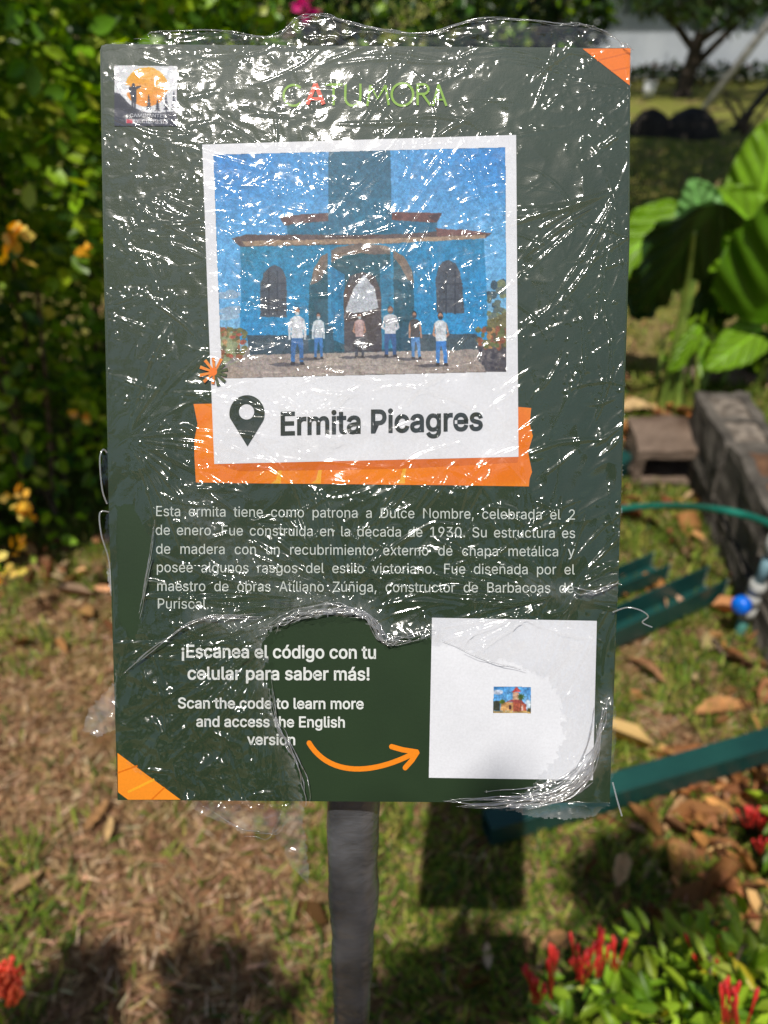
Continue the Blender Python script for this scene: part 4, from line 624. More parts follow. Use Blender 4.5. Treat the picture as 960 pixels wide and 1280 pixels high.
GLYPH = json.loads(r'''{" ":[188,[]],"!":[196,[[67,160,63,509,132,509,128,160],[98,-4,81,-1,66,9,56,24,52,41,56,58,66,73,81,83,98,86,116,83,130,73,140,58,143,41,140,24,130,9,116,-1]]],",":[188,[[38,-119,68,71,137,71,84,-119]]],".":[188,[[95,-4,78,-1,63,9,53,24,50,41,53,59,63,73,78,83,95,87,113,83,128,73,138,59,141,41,138,24,128,9,113,-1]]],"0":[453,[[227,-7,191,-3,158,7,130,24,105,48,85,77,69,113,57,155,50,202,48,254,50,306,57,353,69,395,85,431,106,461,130,484,159,502,191,512,227,516,262,512,295,502,323,484,348,461,368,431,384,395,396,353,403,306,405,254,403,202,396,155,384,113,368,77,348,48,323,24,295,7,263,-3],[227,50,261,56,290,74,306,92,320,116,330,144,338,176,342,213,344,254,342,295,338,332,330,365,320,393,306,416,290,435,261,453,227,460,192,453,163,435,147,416,134,393,123,365,115,332,111,295,109,254,111,213,115,176,123,144,134,116,147,92,163,74,192,56]]],"1":[453,[[76,0,76,55,391,55,391,0],[276,509,276,0,212,0,212,448,209,448,86,358,86,427,198,509]]],"2":[453,[[64,0,64,47,234,229,261,257,282,282,311,327,320,371,317,397,308,419,293,436,273,449,250,457,224,460,196,457,172,447,153,433,139,413,130,390,127,362,66,362,68,391,75,418,86,442,111,473,143,496,168,507,196,513,225,516,254,513,281,507,306,497,337,474,361,445,376,411,381,372,371,318,357,290,336,259,317,235,294,209,267,180,153,60,153,57,389,57,389,0]]],"3":[453,[[218,-7,188,-5,159,1,133,10,98,30,70,57,52,91,44,132,109,132,115,107,126,87,144,71,165,59,219,50,248,53,275,61,297,74,315,93,325,116,329,145,326,172,316,196,299,217,275,234,242,244,201,248,157,248,157,299,288,448,288,452,70,452,70,509,372,509,372,461,211,278,211,289,247,290,279,286,308,276,333,262,354,244,371,222,383,198,391,173,393,145,390,116,383,90,370,66,354,45,333,27,309,12,281,2,251,-5]]],"9":[453,[[226,516,256,513,285,506,310,494,333,478,352,458,368,434,380,408,387,378,389,347,385,309,373,270,359,240,340,207,315,168,200,0,130,0,301,248,307,248,287,221,257,202,218,195,188,197,161,203,137,214,106,237,83,269,72,294,66,321,64,352,66,382,73,411,85,436,101,459,120,479,143,494,168,506,196,513],[226,460,199,457,174,446,154,429,138,407,129,381,125,352,129,322,138,295,154,274,174,257,199,247,226,243,254,247,279,257,299,273,314,295,324,321,327,350,324,381,314,407,299,429,279,446,254,457]]],"A":[480,[[16,0,201,509,276,509,463,0,395,0,287,302,276,334,264,372,255,402,244,438,232,478,245,478,233,437,222,402,213,371,201,333,191,302,85,0],[110,142,110,199,370,199,370,142]]],"B":[456,[[60,0,60,509,241,509,274,507,304,501,329,491,359,469,381,442,394,410,398,374,395,344,387,320,356,286,315,267,315,262,339,257,363,245,385,227,402,203,414,173,418,136,413,100,400,67,377,39,344,18,317,8,284,2,247,0],[125,57,245,57,281,60,309,67,330,80,349,105,355,137,352,161,342,184,327,203,306,218,279,228,248,231,125,231],[125,285,238,285,265,288,288,296,308,309,323,326,333,348,336,372,330,403,313,429,283,446,240,452,125,452]]],"C":[510,[[267,-7,225,-3,186,7,150,25,119,49,92,79,70,115,53,157,44,203,40,254,44,305,53,352,70,393,92,429,119,459,150,484,186,501,225,512,267,516,305,513,340,504,373,490,402,471,427,447,448,418,463,385,473,348,408,348,389,395,357,428,315,449,267,456,237,453,209,445,184,432,161,414,141,391,125,364,113,332,106,295,103,254,106,213,113,177,125,145,141,117,161,94,184,76,210,63,237,56,267,53,315,60,357,81,389,114,408,160,473,160,463,124,448,91,428,62,402,38,373,19,341,5,305,-4]]],"D":[502,[[219,0,96,0,96,57,215,57,254,60,288,68,318,81,343,99,363,122,379,149,390,181,397,216,399,255,397,294,390,329,379,361,364,388,344,410,320,428,291,441,258,449,221,452,93,452,93,509,225,509,273,505,315,495,353,478,385,455,412,426,433,391,449,351,458,306,462,255,458,205,449,159,433,119,411,83,384,54,351,31,312,14,268,3],[125,509,125,0,60,0,60,509]]],"E":[419,[[60,0,60,509,372,509,372,452,125,452,125,286,355,286,355,229,125,229,125,57,375,57,375,0]]],"F":[410,[[60,0,60,509,369,509,369,452,125,452,125,278,346,278,346,221,125,221,125,0]]],"I":[300,[[31,0,31,57,118,57,118,452,31,452,31,509,269,509,269,452,183,452,183,57,269,57,269,0]]],"M":[628,[[60,0,60,509,152,509,277,187,287,159,299,123,311,84,322,49,307,49,318,83,330,121,342,158,352,187,476,509,568,509,568,0,504,0,504,291,504,327,505,369,506,413,507,457,513,457,498,409,482,363,467,322,456,291,342,0,286,0,170,291,159,321,145,361,129,408,112,457,119,457,120,416,121,372,122,328,122,291,122,0]]],"N":[523,[[60,0,60,509,136,509,343,183,363,151,388,107,414,55,405,54,401,108,399,157,399,195,399,509,463,509,463,0,387,0,202,290,177,331,148,381,136,402,123,425,108,452,119,454,122,384,124,328,125,291,125,0]]],"P":[445,[[60,0,60,509,235,509,272,506,305,499,332,487,356,471,375,452,390,430,400,404,407,377,409,348,407,318,400,291,390,265,375,243,356,223,332,207,305,195,272,188,235,186,109,186,109,242,233,242,269,246,297,256,318,272,333,294,342,319,344,348,342,376,333,402,318,423,297,439,268,449,232,452,125,452,125,0]]],"R":[449,[[60,0,60,509,236,509,273,506,305,500,333,489,367,465,390,433,401,408,407,381,409,352,407,323,401,296,390,271,367,240,333,217,305,206,273,200,236,198,96,198,96,255,234,255,269,258,298,267,319,281,334,300,342,324,345,352,342,380,334,405,319,425,298,440,269,449,233,452,125,452,125,0],[353,0,230,229,303,229,428,0]]],"S":[447,[[224,-9,188,-7,156,-1,128,9,102,23,81,40,64,60,51,83,42,109,38,137,104,137,110,110,123,88,142,71,166,59,224,49,257,52,286,60,311,74,329,92,341,114,346,139,342,161,332,179,296,205,245,222,184,239,145,253,112,269,86,289,67,313,56,341,52,372,58,413,75,448,92,468,113,484,138,498,165,508,195,514,227,516,259,514,289,508,316,498,351,476,377,449,394,415,401,378,337,378,326,412,302,437,280,449,254,456,225,459,194,456,167,448,145,435,129,418,118,398,115,376,119,352,131,334,169,308,212,293,264,279,312,264,359,238,395,198,405,171,408,139,403,99,386,64,370,43,349,25,323,11,294,0,261,-7]]],"T":[449,[[32,452,32,509,417,509,417,452,257,452,257,0,193,0,193,452]]],"U":[517,[[259,-8,220,-6,186,2,154,15,126,33,103,55,85,80,71,108,63,140,60,173,60,509,124,509,124,178,128,144,141,113,160,87,187,68,220,56,259,52,298,56,331,68,357,87,377,113,389,144,393,178,393,509,457,509,457,173,454,140,446,108,433,80,414,55,391,33,363,15,332,2,297,-6]]],"V":[480,[[204,0,16,509,84,509,192,206,203,176,215,137,225,106,236,71,248,31,235,31,247,71,257,107,267,138,279,176,290,206,395,509,463,509,278,0]]],"Z":[438,[[42,0,42,46,273,385,306,431,341,476,348,454,285,452,223,452,40,452,40,509,397,509,397,462,169,129,134,81,97,33,90,54,152,57,214,57,399,57,399,0]]],"a":[389,[[160,-9,126,-5,94,5,68,22,48,45,35,73,30,108,34,138,43,161,58,179,78,193,125,211,178,220,209,224,234,227,265,235,273,243,276,255,276,257,267,297,240,322,220,329,196,331,149,322,118,301,100,274,41,291,57,322,79,346,104,364,133,375,194,384,239,379,286,360,306,343,322,320,333,290,337,251,337,0,277,0,277,52,272,52,252,25,215,1,190,-6],[170,45,202,49,228,59,248,74,263,93,272,115,276,138,276,190,259,182,231,176,200,171,175,168,134,159,103,139,95,124,92,105,102,72,130,52]]],"b":[424,[[229,-8,198,-5,172,4,138,31,118,59,112,59,112,0,53,0,53,509,114,509,114,319,118,319,137,346,171,373,197,381,229,384,259,382,287,374,313,361,335,342,354,320,370,293,381,261,388,227,390,189,388,151,381,116,370,84,355,57,336,34,313,16,288,3,260,-6],[220,47,253,51,279,66,301,88,316,117,325,151,328,189,325,227,316,261,301,290,280,311,253,325,220,330,188,325,161,312,140,291,125,263,116,229,113,189,116,150,125,115,140,86,162,65,188,51]]],"c":[396,[[207,-8,174,-5,144,3,117,16,93,35,72,58,56,85,44,116,37,150,34,187,37,225,44,260,56,291,72,318,93,341,117,360,144,374,174,382,207,384,260,377,305,356,340,322,362,277,303,262,290,289,270,311,242,325,207,330,173,325,145,310,124,287,108,258,99,224,96,187,99,151,108,117,124,89,145,66,173,51,207,46,243,52,271,66,292,89,304,117,363,102,341,56,306,21,261,-1]]],"d":[424,[[195,-8,165,-6,137,3,111,16,89,34,70,57,55,84,43,116,36,151,34,189,36,227,43,261,55,293,70,320,89,342,112,361,137,374,165,382,196,384,228,381,253,373,287,346,306,319,311,319,311,509,372,509,372,0,313,0,313,59,307,59,287,31,252,4,227,-5],[205,47,236,51,263,65,284,86,299,115,309,150,312,189,309,229,300,263,284,291,263,312,237,325,205,330,172,325,145,311,124,290,108,261,99,227,96,189,99,151,109,117,124,88,145,66,172,51]]],"e":[404,[[212,-8,177,-5,145,3,117,16,92,35,72,58,56,85,44,116,37,150,34,187,36,224,44,258,55,290,71,317,91,340,115,359,142,373,172,382,205,384,266,374,294,361,319,341,341,315,357,282,365,256,370,227,371,194,371,169,75,169,75,221,338,221,310,202,307,237,298,269,283,294,263,314,237,326,205,330,173,326,146,313,125,294,109,270,99,241,96,211,96,178,100,139,110,106,128,80,151,61,179,50,212,46,254,53,285,73,306,105,365,91,353,63,335,39,311,19,283,4,249,-5]]],"g":[425,[[207,-151,168,-148,134,-140,105,-127,82,-110,51,-69,101,-41,122,-66,154,-88,178,-95,207,-97,249,-92,282,-75,304,-47,311,-6,311,68,306,68,287,41,252,16,227,8,195,5,165,7,138,14,113,27,90,43,71,65,55,90,43,120,36,154,34,191,36,229,43,263,55,293,71,320,90,342,112,361,138,374,166,382,196,384,228,382,253,373,288,346,308,319,313,319,313,379,372,379,372,-9,370,-40,363,-67,350,-90,324,-117,291,-136,265,-144,237,-149],[205,59,237,63,264,75,285,95,300,121,309,154,312,193,309,231,300,264,285,291,264,312,237,325,205,330,172,325,145,312,124,290,109,262,99,229,96,193,99,155,109,123,124,96,145,76,172,63]]],"h":[410,[[114,227,114,0,53,0,53,509,114,509,114,287,102,287,116,319,132,344,152,362,187,379,227,384,264,380,295,369,321,349,341,321,350,298,355,271,357,240,357,0,296,0,296,235,290,275,273,304,246,323,210,329,184,326,161,317,141,303,126,283,117,257]]],"i":[167,[[53,0,53,379,114,379,114,0],[84,443,67,446,54,455,44,468,41,483,44,499,54,512,67,521,84,524,100,521,114,512,123,499,126,483,123,468,114,455,100,446]]],"l":[189,[[139,-2,101,3,74,20,58,47,53,84,53,509,114,509,114,99,115,77,120,62,130,54,146,52,160,53,170,54,181,3,162,-1]]],"m":[610,[[53,0,53,379,112,379,112,295,108,295,118,323,132,346,172,376,219,386,257,380,287,361,309,331,321,295,312,295,322,321,337,343,381,375,407,383,437,386,468,383,497,372,522,354,541,328,553,296,557,255,557,0,496,0,496,254,490,289,473,313,447,326,419,330,395,328,374,320,345,290,335,247,335,0,274,0,274,260,269,288,253,311,229,326,199,330,158,320,140,307,126,289,117,266,114,238,114,0]]],"n":[410,[[114,227,114,0,53,0,53,379,112,379,112,287,102,287,116,319,132,344,152,362,187,379,227,384,264,380,295,369,321,349,341,321,350,298,355,271,357,240,357,0,296,0,296,235,290,275,273,304,246,323,210,329,184,326,161,317,141,303,126,283,117,257]]],"o":[415,[[207,-8,174,-5,144,3,117,16,93,35,72,58,56,85,44,116,37,150,34,187,37,225,44,260,56,291,72,318,93,341,117,360,144,374,174,382,207,384,241,382,271,374,299,360,323,341,343,318,359,291,371,260,379,225,381,187,379,150,371,116,359,85,343,58,323,35,299,16,271,3,241,-5],[207,46,242,51,270,66,292,89,307,117,316,151,319,187,316,224,307,258,292,287,270,310,242,325,207,330,173,325,145,310,124,287,108,258,99,224,96,187,99,151,108,117,124,89,145,66,173,51]]],"p":[424,[[53,-143,53,379,112,379,112,319,118,319,137,346,171,373,197,381,229,384,259,382,287,374,313,361,335,342,354,320,370,293,381,261,388,227,390,189,388,151,381,116,370,84,355,57,336,34,313,16,288,3,260,-6,229,-8,198,-5,173,4,138,31,118,59,114,59,114,-143],[220,47,253,51,279,66,301,88,316,117,325,151,328,189,325,227,316,261,301,290,280,311,253,325,220,330,188,325,161,312,140,291,125,263,116,229,113,189,116,150,125,115,140,86,162,65,188,51]]],"r":[259,[[53,0,53,379,112,379,112,321,115,321,130,347,152,367,181,380,213,385,229,384,243,384,243,322,230,324,207,326,182,323,159,315,140,301,126,284,117,262,114,237,114,0]]],"s":[365,[[182,-8,145,-5,112,3,84,18,62,38,45,63,36,94,94,107,105,79,124,60,150,49,181,45,217,50,244,62,262,81,268,103,265,121,254,136,237,147,212,155,149,170,118,180,92,192,72,208,53,237,47,274,51,305,65,332,87,354,115,370,149,381,187,384,223,381,254,372,279,358,299,339,324,290,268,277,258,298,243,316,219,328,187,333,156,329,131,317,114,299,109,277,112,258,124,243,144,232,172,223,229,209,261,200,287,187,306,171,325,142,331,107,326,75,312,47,290,24,260,6,223,-5]]],"t":[227,[[204,379,204,327,6,327,6,379],[65,471,126,471,126,98,128,76,136,61,150,53,170,50,185,51,202,54,213,2,192,-3,168,-4,138,-1,113,7,92,21,72,52,65,93]]],"u":[410,[[182,-5,146,-1,115,11,89,31,69,59,60,82,54,109,53,139,53,379,114,379,114,144,119,105,137,75,164,56,200,50,226,53,249,62,268,77,283,97,293,122,296,153,296,379,357,379,357,0,298,0,298,92,307,92,294,60,277,35,257,17,222,0]]],"v":[389,[[163,0,17,379,84,379,165,155,187,87,206,21,184,21,203,87,224,155,305,379,371,379,226,0]]],"x":[379,[[21,0,171,218,171,171,29,379,100,379,147,306,179,253,207,206,175,206,202,253,233,306,282,379,352,379,209,169,209,214,358,0,287,0,231,85,200,136,173,182,205,182,178,136,148,85,91,0]]],"y":[389,[[47,-139,61,-86,71,-87,104,-89,130,-74,141,-58,151,-36,163,-1,17,379,84,379,165,155,187,87,206,21,184,21,202,87,224,155,305,379,371,379,204,-58,177,-107,139,-136,91,-145,65,-143]]],"¡":[196,[[64,-125,68,222,129,222,133,-125],[98,296,81,299,66,309,56,324,52,342,56,359,66,374,81,384,98,388,116,384,131,374,141,359,144,342,141,324,131,309,116,299]]],"á":[389,[[160,-9,126,-5,94,5,68,22,48,45,35,73,30,108,34,138,43,161,58,179,78,193,125,211,178,220,209,224,234,227,265,235,273,243,276,255,276,257,267,297,240,322,220,329,196,331,149,322,118,301,100,274,41,291,57,322,79,346,104,364,133,375,194,384,239,379,286,360,306,343,322,320,333,290,337,251,337,0,277,0,277,52,272,52,252,25,215,1,190,-6],[170,45,202,49,228,59,248,74,263,93,272,115,276,138,276,190,259,182,231,176,200,171,175,168,134,159,103,139,95,124,92,105,102,72,130,52],[162,429,210,529,278,529,212,429]]],"é":[404,[[212,-8,177,-5,145,3,117,16,92,35,72,58,56,85,44,116,37,150,34,187,36,224,44,258,55,290,71,317,91,340,115,359,142,373,172,382,205,384,266,374,294,361,319,341,341,315,357,282,365,256,370,227,371,194,371,169,75,169,75,221,338,221,310,202,307,237,298,269,283,294,263,314,237,326,205,330,173,326,146,313,125,294,109,270,99,241,96,211,96,178,100,139,110,106,128,80,151,61,179,50,212,46,254,53,285,73,306,105,365,91,353,63,335,39,311,19,283,4,249,-5],[177,429,225,529,293,529,227,429]]],"ñ":[410,[[114,227,114,0,53,0,53,379,112,379,112,287,102,287,116,319,132,344,152,362,187,379,227,384,264,380,295,369,321,349,341,321,350,298,355,271,357,240,357,0,296,0,296,235,290,275,273,304,246,323,210,329,184,326,161,317,141,303,126,283,117,257],[250,446,225,450,202,460,182,470,167,475,153,466,149,448,106,448,110,476,120,498,137,513,161,518,185,514,207,504,226,494,243,490,256,496,262,517,304,517,300,488,289,466,272,451]]],"ó":[415,[[207,-8,174,-5,144,3,117,16,93,35,72,58,56,85,44,116,37,150,34,187,37,225,44,260,56,291,72,318,93,341,117,360,144,374,174,382,207,384,241,382,271,374,299,360,323,341,343,318,359,291,371,260,379,225,381,187,379,150,371,116,359,85,343,58,323,35,299,16,271,3,241,-5],[207,46,242,51,270,66,292,89,307,117,316,151,319,187,316,224,307,258,292,287,270,310,242,325,207,330,173,325,145,310,124,287,108,258,99,224,96,187,99,151,108,117,124,89,145,66,173,51],[181,429,228,529,297,529,231,429]]],"ú":[410,[[182,-5,146,-1,115,11,89,31,69,59,60,82,54,109,53,139,53,379,114,379,114,144,119,105,137,75,164,56,200,50,226,53,249,62,268,77,283,97,293,122,296,153,296,379,357,379,357,0,298,0,298,92,307,92,294,60,277,35,257,17,222,0],[178,429,226,529,294,529,228,429]]]}''')
def text(name, lines, col, lvl, bold=0.0, label=None):
    """lines: (string, x0, y0, x1, y1, cap height px, horizontal scale or None to fit letters, else stretch the spaces)"""
    allV = []; allF = []
    for (s, x0, y0, x1, y1, cap, hs) in lines:
        ky = cap / 509.0; nsp = s.count(' '); Wn = sum(GLYPH[ch][0] for ch in s if ch != ' '); tot = x1 - x0
        if hs is None: ws = Wn + nsp * GLYPH[' '][0]; kx = tot / ws; gap = GLYPH[' '][0] * kx
        else: kx = hs * ky; gap = (tot - Wn * kx) / max(nsp, 1)
        cu = bpy.data.curves.new('t', 'CURVE'); cu.dimensions = '2D'; cu.fill_mode = 'BOTH'; cu.offset = bold / 1000.0
        x = 0
        for ch in s:
            if ch == ' ': x += gap; continue
            for cont in GLYPH[ch][1]:
                sp = cu.splines.new('POLY'); k = len(cont) // 2; sp.points.add(k - 1); sp.use_cyclic_u = True
                for i in range(k): sp.points[i].co = (cont[2 * i] / 1000.0 + x / kx / 1000.0, cont[2 * i + 1] / 1000.0, 0, 1)
            x += GLYPH[ch][0] * kx
        to = bpy.data.objects.new('t', cu); COL.objects.link(to); dg = bpy.context.evaluated_depsgraph_get(); me = bpy.data.meshes.new_from_object(to.evaluated_get(dg)); b0 = len(allV)
        for v in me.vertices:
            px = x0 + v.co.x * 1000 * kx; fx = (px - x0) / tot; py = y0 + (y1 - y0) * fx - v.co.y * 1000 * ky; allV.append(tuple(uv(px, py, .00012 * lvl)))
        for pf in me.polygons: allF.append([b0 + i for i in pf.vertices])
        bpy.data.objects.remove(to); bpy.data.curves.remove(cu); bpy.data.meshes.remove(me)
    me = bpy.data.meshes.new(name); me.from_pydata(allV, [], allF); me.update(); a = me.color_attributes.new('Col', 'FLOAT_COLOR', 'POINT'); a.data.foreach_set('color', np.tile(np.array(ink(*col), np.float32), len(allV)))
    o = link_obj(name, me, M_INK, panel)
    if label: o['label'] = label
    return o

# corner stripes, tape and card
P = Print(1); OR = (250, 128, 8); ORD = (232, 116, 18)
P.poly([(728, 61), (788, 60.5), (787, 107)], OR).stroke([(746, 76), (787, 66)], 2, ORD).stroke([(764, 89), (787, 84)], 2, ORD); P.build('corner_stripe', 'orange triangle in the top right corner of the board')
P = Print(1); P.poly([(147, 941), (226, 999.5), (160, 999.5), (147.5, 990)], (252, 150, 35)).stroke([(147, 966), (172, 957)], 2, (230, 120, 15)).stroke([(160, 990), (193, 974)], 3, (250, 178, 40)).stroke([(190, 999), (206, 984)], 2, (230, 120, 15)); P.build('corner_stripe', 'orange band across the bottom left corner of the board')
P = Print(1); TP = (246, 130, 16)
P.poly([(242, 505), (247, 530), (243, 550), (243, 570), (245, 603), (300, 604), (350, 604.5), (420, 605), (500, 606), (560, 606.5), (661, 608), (662, 598), (665, 590), (660, 565), (666, 545), (662, 530), (664, 510), (640, 508), (300, 504)], [(250, 138, 18), (244, 126, 12), (252, 144, 22), (246, 130, 14)])
for x in (345, 395, 500): P.poly([(x - 6, 604), (x, 600), (x + 3, 588), (x + 9, 572), (x + 12, 571), (x + 7, 590), (x + 6, 604.5)], (250, 182, 48))
P.poly([(270, 580), (648, 571), (647, 578), (500, 586), (300, 589)], (224, 112, 20)); P.build('tape_strip', 'torn orange tape printed behind the white card')
P = Print(2); P.poly([(253, 181), (645, 169), (646.5, 370), (648, 571), (268, 580), (260, 380)], (238, 239, 243)); P.build('photo_card')

# the printed picture: a blue chapel with six people before it
Z3 = lambda x, y: (240 + x * .4583, 160 + y * .4583)
P = Print(3); rr = random.Random(5)
def q(pts, c): P.poly(pts, c, Z3)
q([(58, 73), (855, 53), (857, 360), (858, 665), (82, 684), (70, 400)], [(44, 134, 206), (50, 138, 210), (104, 176, 226), (166, 202, 220), (166, 202, 220), (96, 172, 226)])
for k in range(9): x = rr.uniform(70, 130); y = rr.uniform(440, 520); P.disc(x, y, rr.uniform(15, 40), rr.uniform(5, 10), (150, 180, 205), lambda a, b: Z3(min(max(a, 74), 134), b))
for k in range(26): P.disc(rr.uniform(806, 850), rr.uniform(410, 540), rr.uniform(6, 16), rr.uniform(5, 14), rr.choice([(74, 96, 104), (58, 82, 96), (98, 112, 104), (120, 130, 96)]), lambda a, b: Z3(min(a, 857), b), n=9)
q([(72, 560), (130, 555), (130, 640), (80, 680)], (150, 160, 120)); q([(800, 530), (858, 500), (858, 610), (790, 600)], (116, 112, 70))
q([(372, 66), (541, 61), (546, 305), (372, 305)], [(52, 108, 134), (46, 102, 130), (40, 112, 142), (50, 116, 146)])
q([(258, 258), (372, 248), (372, 305), (262, 305)], (44, 116, 148)); q([(240, 246), (258, 239), (372, 232), (372, 254), (252, 266)], (104, 78, 76)); q([(545, 250), (668, 256), (668, 300), (545, 302)], (40, 112, 146)); q([(545, 230), (683, 232), (668, 259), (545, 252)], (112, 72, 66)); q([(640, 240), (683, 232), (668, 259)], (78, 58, 62))
q([(132, 320), (380, 318), (795, 303), (803, 420), (806, 578), (130, 582), (134, 440)], [(42, 134, 168), (38, 132, 172), (34, 128, 172), (36, 144, 200), (40, 152, 214), (42, 150, 212), (40, 138, 186)])
q([(150, 566), (776, 562), (780, 606), (158, 622)], (62, 84, 98)); q([(545, 578), (776, 572), (780, 606), (545, 612)], (70, 88, 96))
q([(318, 610), (320, 430), (340, 370), (390, 335), (460, 322), (530, 332), (580, 365), (604, 420), (608, 608)], [(30, 84, 104), (34, 92, 110), (40, 88, 100), (52, 92, 100), (46, 98, 112), (40, 96, 112), (38, 96, 112), (36, 94, 116), (30, 78, 100)])
q([(325, 430), (332, 385), (352, 350), (395, 326), (460, 316), (530, 322), (578, 350), (598, 385), (606, 425), (588, 415), (566, 372), (540, 345), (500, 345), (460, 342), (410, 350), (374, 372), (352, 415)], [(110, 98, 92), (140, 118, 100), (138, 116, 98), (116, 110, 104)])
q([(375, 375), (416, 400), (416, 590), (375, 575)], (40, 126, 170)); q([(512, 385), (546, 370), (548, 600), (516, 605)], (42, 124, 160)); q([(415, 612), (414, 450), (430, 405), (465, 392), (500, 405), (516, 450), (518, 610)], [(70, 70, 76), (96, 78, 70), (84, 84, 88), (98, 92, 92), (88, 82, 82), (84, 70, 68), (66, 60, 66)])
q([(418, 500), (440, 440), (470, 400), (500, 440), (508, 490), (480, 500), (440, 505)], (190, 196, 204)); q([(370, 330), (380, 330), (380, 600), (372, 600)], (52, 142, 188)); q([(541, 330), (549, 330), (551, 600), (544, 600)], (50, 140, 180)); q([(365, 540), (384, 540), (388, 612), (362, 612)], (52, 92, 112))  # first pale patch, over the door, is film glare painted into the picture
q([(108, 302), (150, 291), (372, 292), (545, 291), (700, 282), (818, 288), (800, 302), (700, 304), (545, 316), (372, 320), (150, 324), (130, 324)], (96, 80, 78)); q([(136, 309), (372, 304), (545, 302), (800, 292), (798, 302), (545, 315), (372, 318), (146, 322)], (164, 140, 116)); q([(665, 274), (760, 280), (818, 289), (668, 296)], (122, 84, 80))
for pts in ([(186, 516), (187, 430), (196, 396), (210, 380), (226, 374), (244, 382), (255, 402), (259, 430), (258, 516)], [(668, 504), (664, 410), (672, 380), (684, 366), (700, 361), (718, 370), (730, 392), (736, 420), (743, 506)]):
    q(pts, [(78, 86, 96), (70, 84, 98), (90, 92, 98), (76, 80, 90)]); xa = pts[0][0]; xb = pts[-1][0]
    for f_ in (.33, .66): P.stroke([(xa + (xb - xa) * f_, 390), (xa + (xb - xa) * f_, 508)], 4, (54, 62, 74), Z3)
    for yy in (425, 468): P.stroke([(xa + 4, yy), (xb - 4, yy)], 4, (58, 66, 76), Z3)
q([(80, 684), (78, 660), (160, 620), (470, 612), (780, 604), (800, 640), (858, 652), (858, 665)], [(176, 158, 146), (168, 152, 140), (158, 148, 142), (172, 162, 154), (166, 156, 150), (170, 156, 146), (160, 148, 140), (182, 168, 158)])
for k in range(26): x = rr.uniform(120, 780); y = rr.uniform(628, 668); P.stroke([(x, y), (x + rr.uniform(30, 90), y + rr.uniform(-4, 4))], rr.uniform(2, 5), rr.choice([(150, 140, 134), (190, 178, 168), (160, 146, 138)]), Z3)
q([(150, 598), (158, 598), (158, 622), (100, 646), (82, 676), (82, 650)], (150, 142, 138))
for k in range(46): P.disc(rr.uniform(80, 148), rr.uniform(545, 625), rr.uniform(4, 11), rr.uniform(4, 10), rr.choice([(150, 96, 66), (112, 112, 62), (180, 140, 96), (168, 84, 64), (92, 92, 56)]), lambda a, b: Z3(max(a, 76), b), n=7)
q([(775, 590), (858, 598), (858, 665), (802, 664)], (84, 80, 84))
for k in range(50): P.disc(rr.uniform(778, 854), rr.uniform(545, 602), rr.uniform(4, 10), rr.uniform(4, 10), rr.choice([(150, 90, 62), (100, 108, 60), (176, 132, 80), (92, 84, 56)]), lambda a, b: Z3(min(a, 857), b), n=7)
for k in range(40): x = rr.uniform(784, 852); P.disc(x, rr.uniform(606, 658 - max(0, 800 - x)), rr.uniform(3, 8), rr.uniform(3, 6), rr.choice([(112, 106, 106), (66, 62, 70), (94, 90, 94)]), lambda a, b: Z3(min(a, 857), b), n=6)
def figure(x, hy, fy, shirt, pants, hair, long_, lean=0, arms='down', mask=(200, 214, 222), skin=(186, 140, 116), wd=1.0):
    h = (fy - hy) / 150.0; T = lambda a, b: Z3(x + a * h * wd * .8 + lean * (b / 150), hy + b * h); A = lambda pts, c: P.poly(pts, c, T)
    A([(-88, 150), (-50, 145), (10, 147), (8, 153), (-50, 156)], (96, 92, 96))
    A([(-17, 76), (16, 76), (19, 110), (18, 144), (8, 145), (5, 108), (0, 92), (-5, 110), (-7, 145), (-17, 144), (-18, 108)], pants); A([(-18, 143), (-6, 144), (-6, 152), (-20, 151)], (52, 46, 46)); A([(8, 144), (18, 143), (22, 151), (9, 152)], (52, 46, 46))
    if arms == 'down': A([(-20, 28), (-14, 26), (-18, 60), (-20, 84), (-26, 84), (-26, 50)], shirt if long_ else skin); A([(20, 28), (14, 26), (18, 60), (20, 84), (26, 84), (26, 50)], shirt if long_ else skin)
    else: A([(-20, 28), (-14, 27), (-20, 58), (-4, 72), (-8, 78), (-28, 62)], shirt if long_ else skin); A([(20, 28), (14, 27), (20, 58), (4, 72), (8, 78), (28, 62)], shirt if long_ else skin)
    A([(-20, 28), (-8, 21), (8, 21), (20, 28), (17, 52), (17, 80), (-17, 80), (-17, 52)], [shirt, shirt, shirt, tuple(int(c * .86) for c in shirt)])
    P.disc(0, 8, 9, 12, hair, T, n=14); P.disc(0, 10, 7.5, 9.5, skin, T, n=14); P.poly([(-7, 10), (7, 10), (5, 18), (0, 20), (-5, 18)], mask, T)
figure(287, 492, 645, (222, 226, 232), (58, 112, 172), (70, 60, 56), True, wd=1.15); figure(345, 506, 630, (214, 224, 232), (62, 120, 182), (52, 46, 46), True); figure(457, 506, 626, (206, 176, 172), (70, 74, 86), (60, 48, 44), False, arms='front', wd=1.05)
figure(541, 490, 624, (212, 214, 220), (54, 90, 140), (120, 96, 88), True, arms='front', mask=(110, 100, 100), wd=1.25); figure(606, 503, 630, (86, 80, 80), (92, 146, 204), (58, 48, 46), False, lean=6, mask=(70, 66, 70)); figure(677, 505, 648, (220, 226, 232), (60, 128, 200), (50, 44, 44), False, lean=4, arms='front', mask=(56, 54, 58), wd=1.1)
P.picture('printed_picture', [Z3(58, 73), Z3(855, 53), Z3(857, 360), Z3(858, 665), Z3(82, 684), Z3(70, 400)], 71, 'printed picture of a blue chapel with six people in front', blur=1, mott=.16)

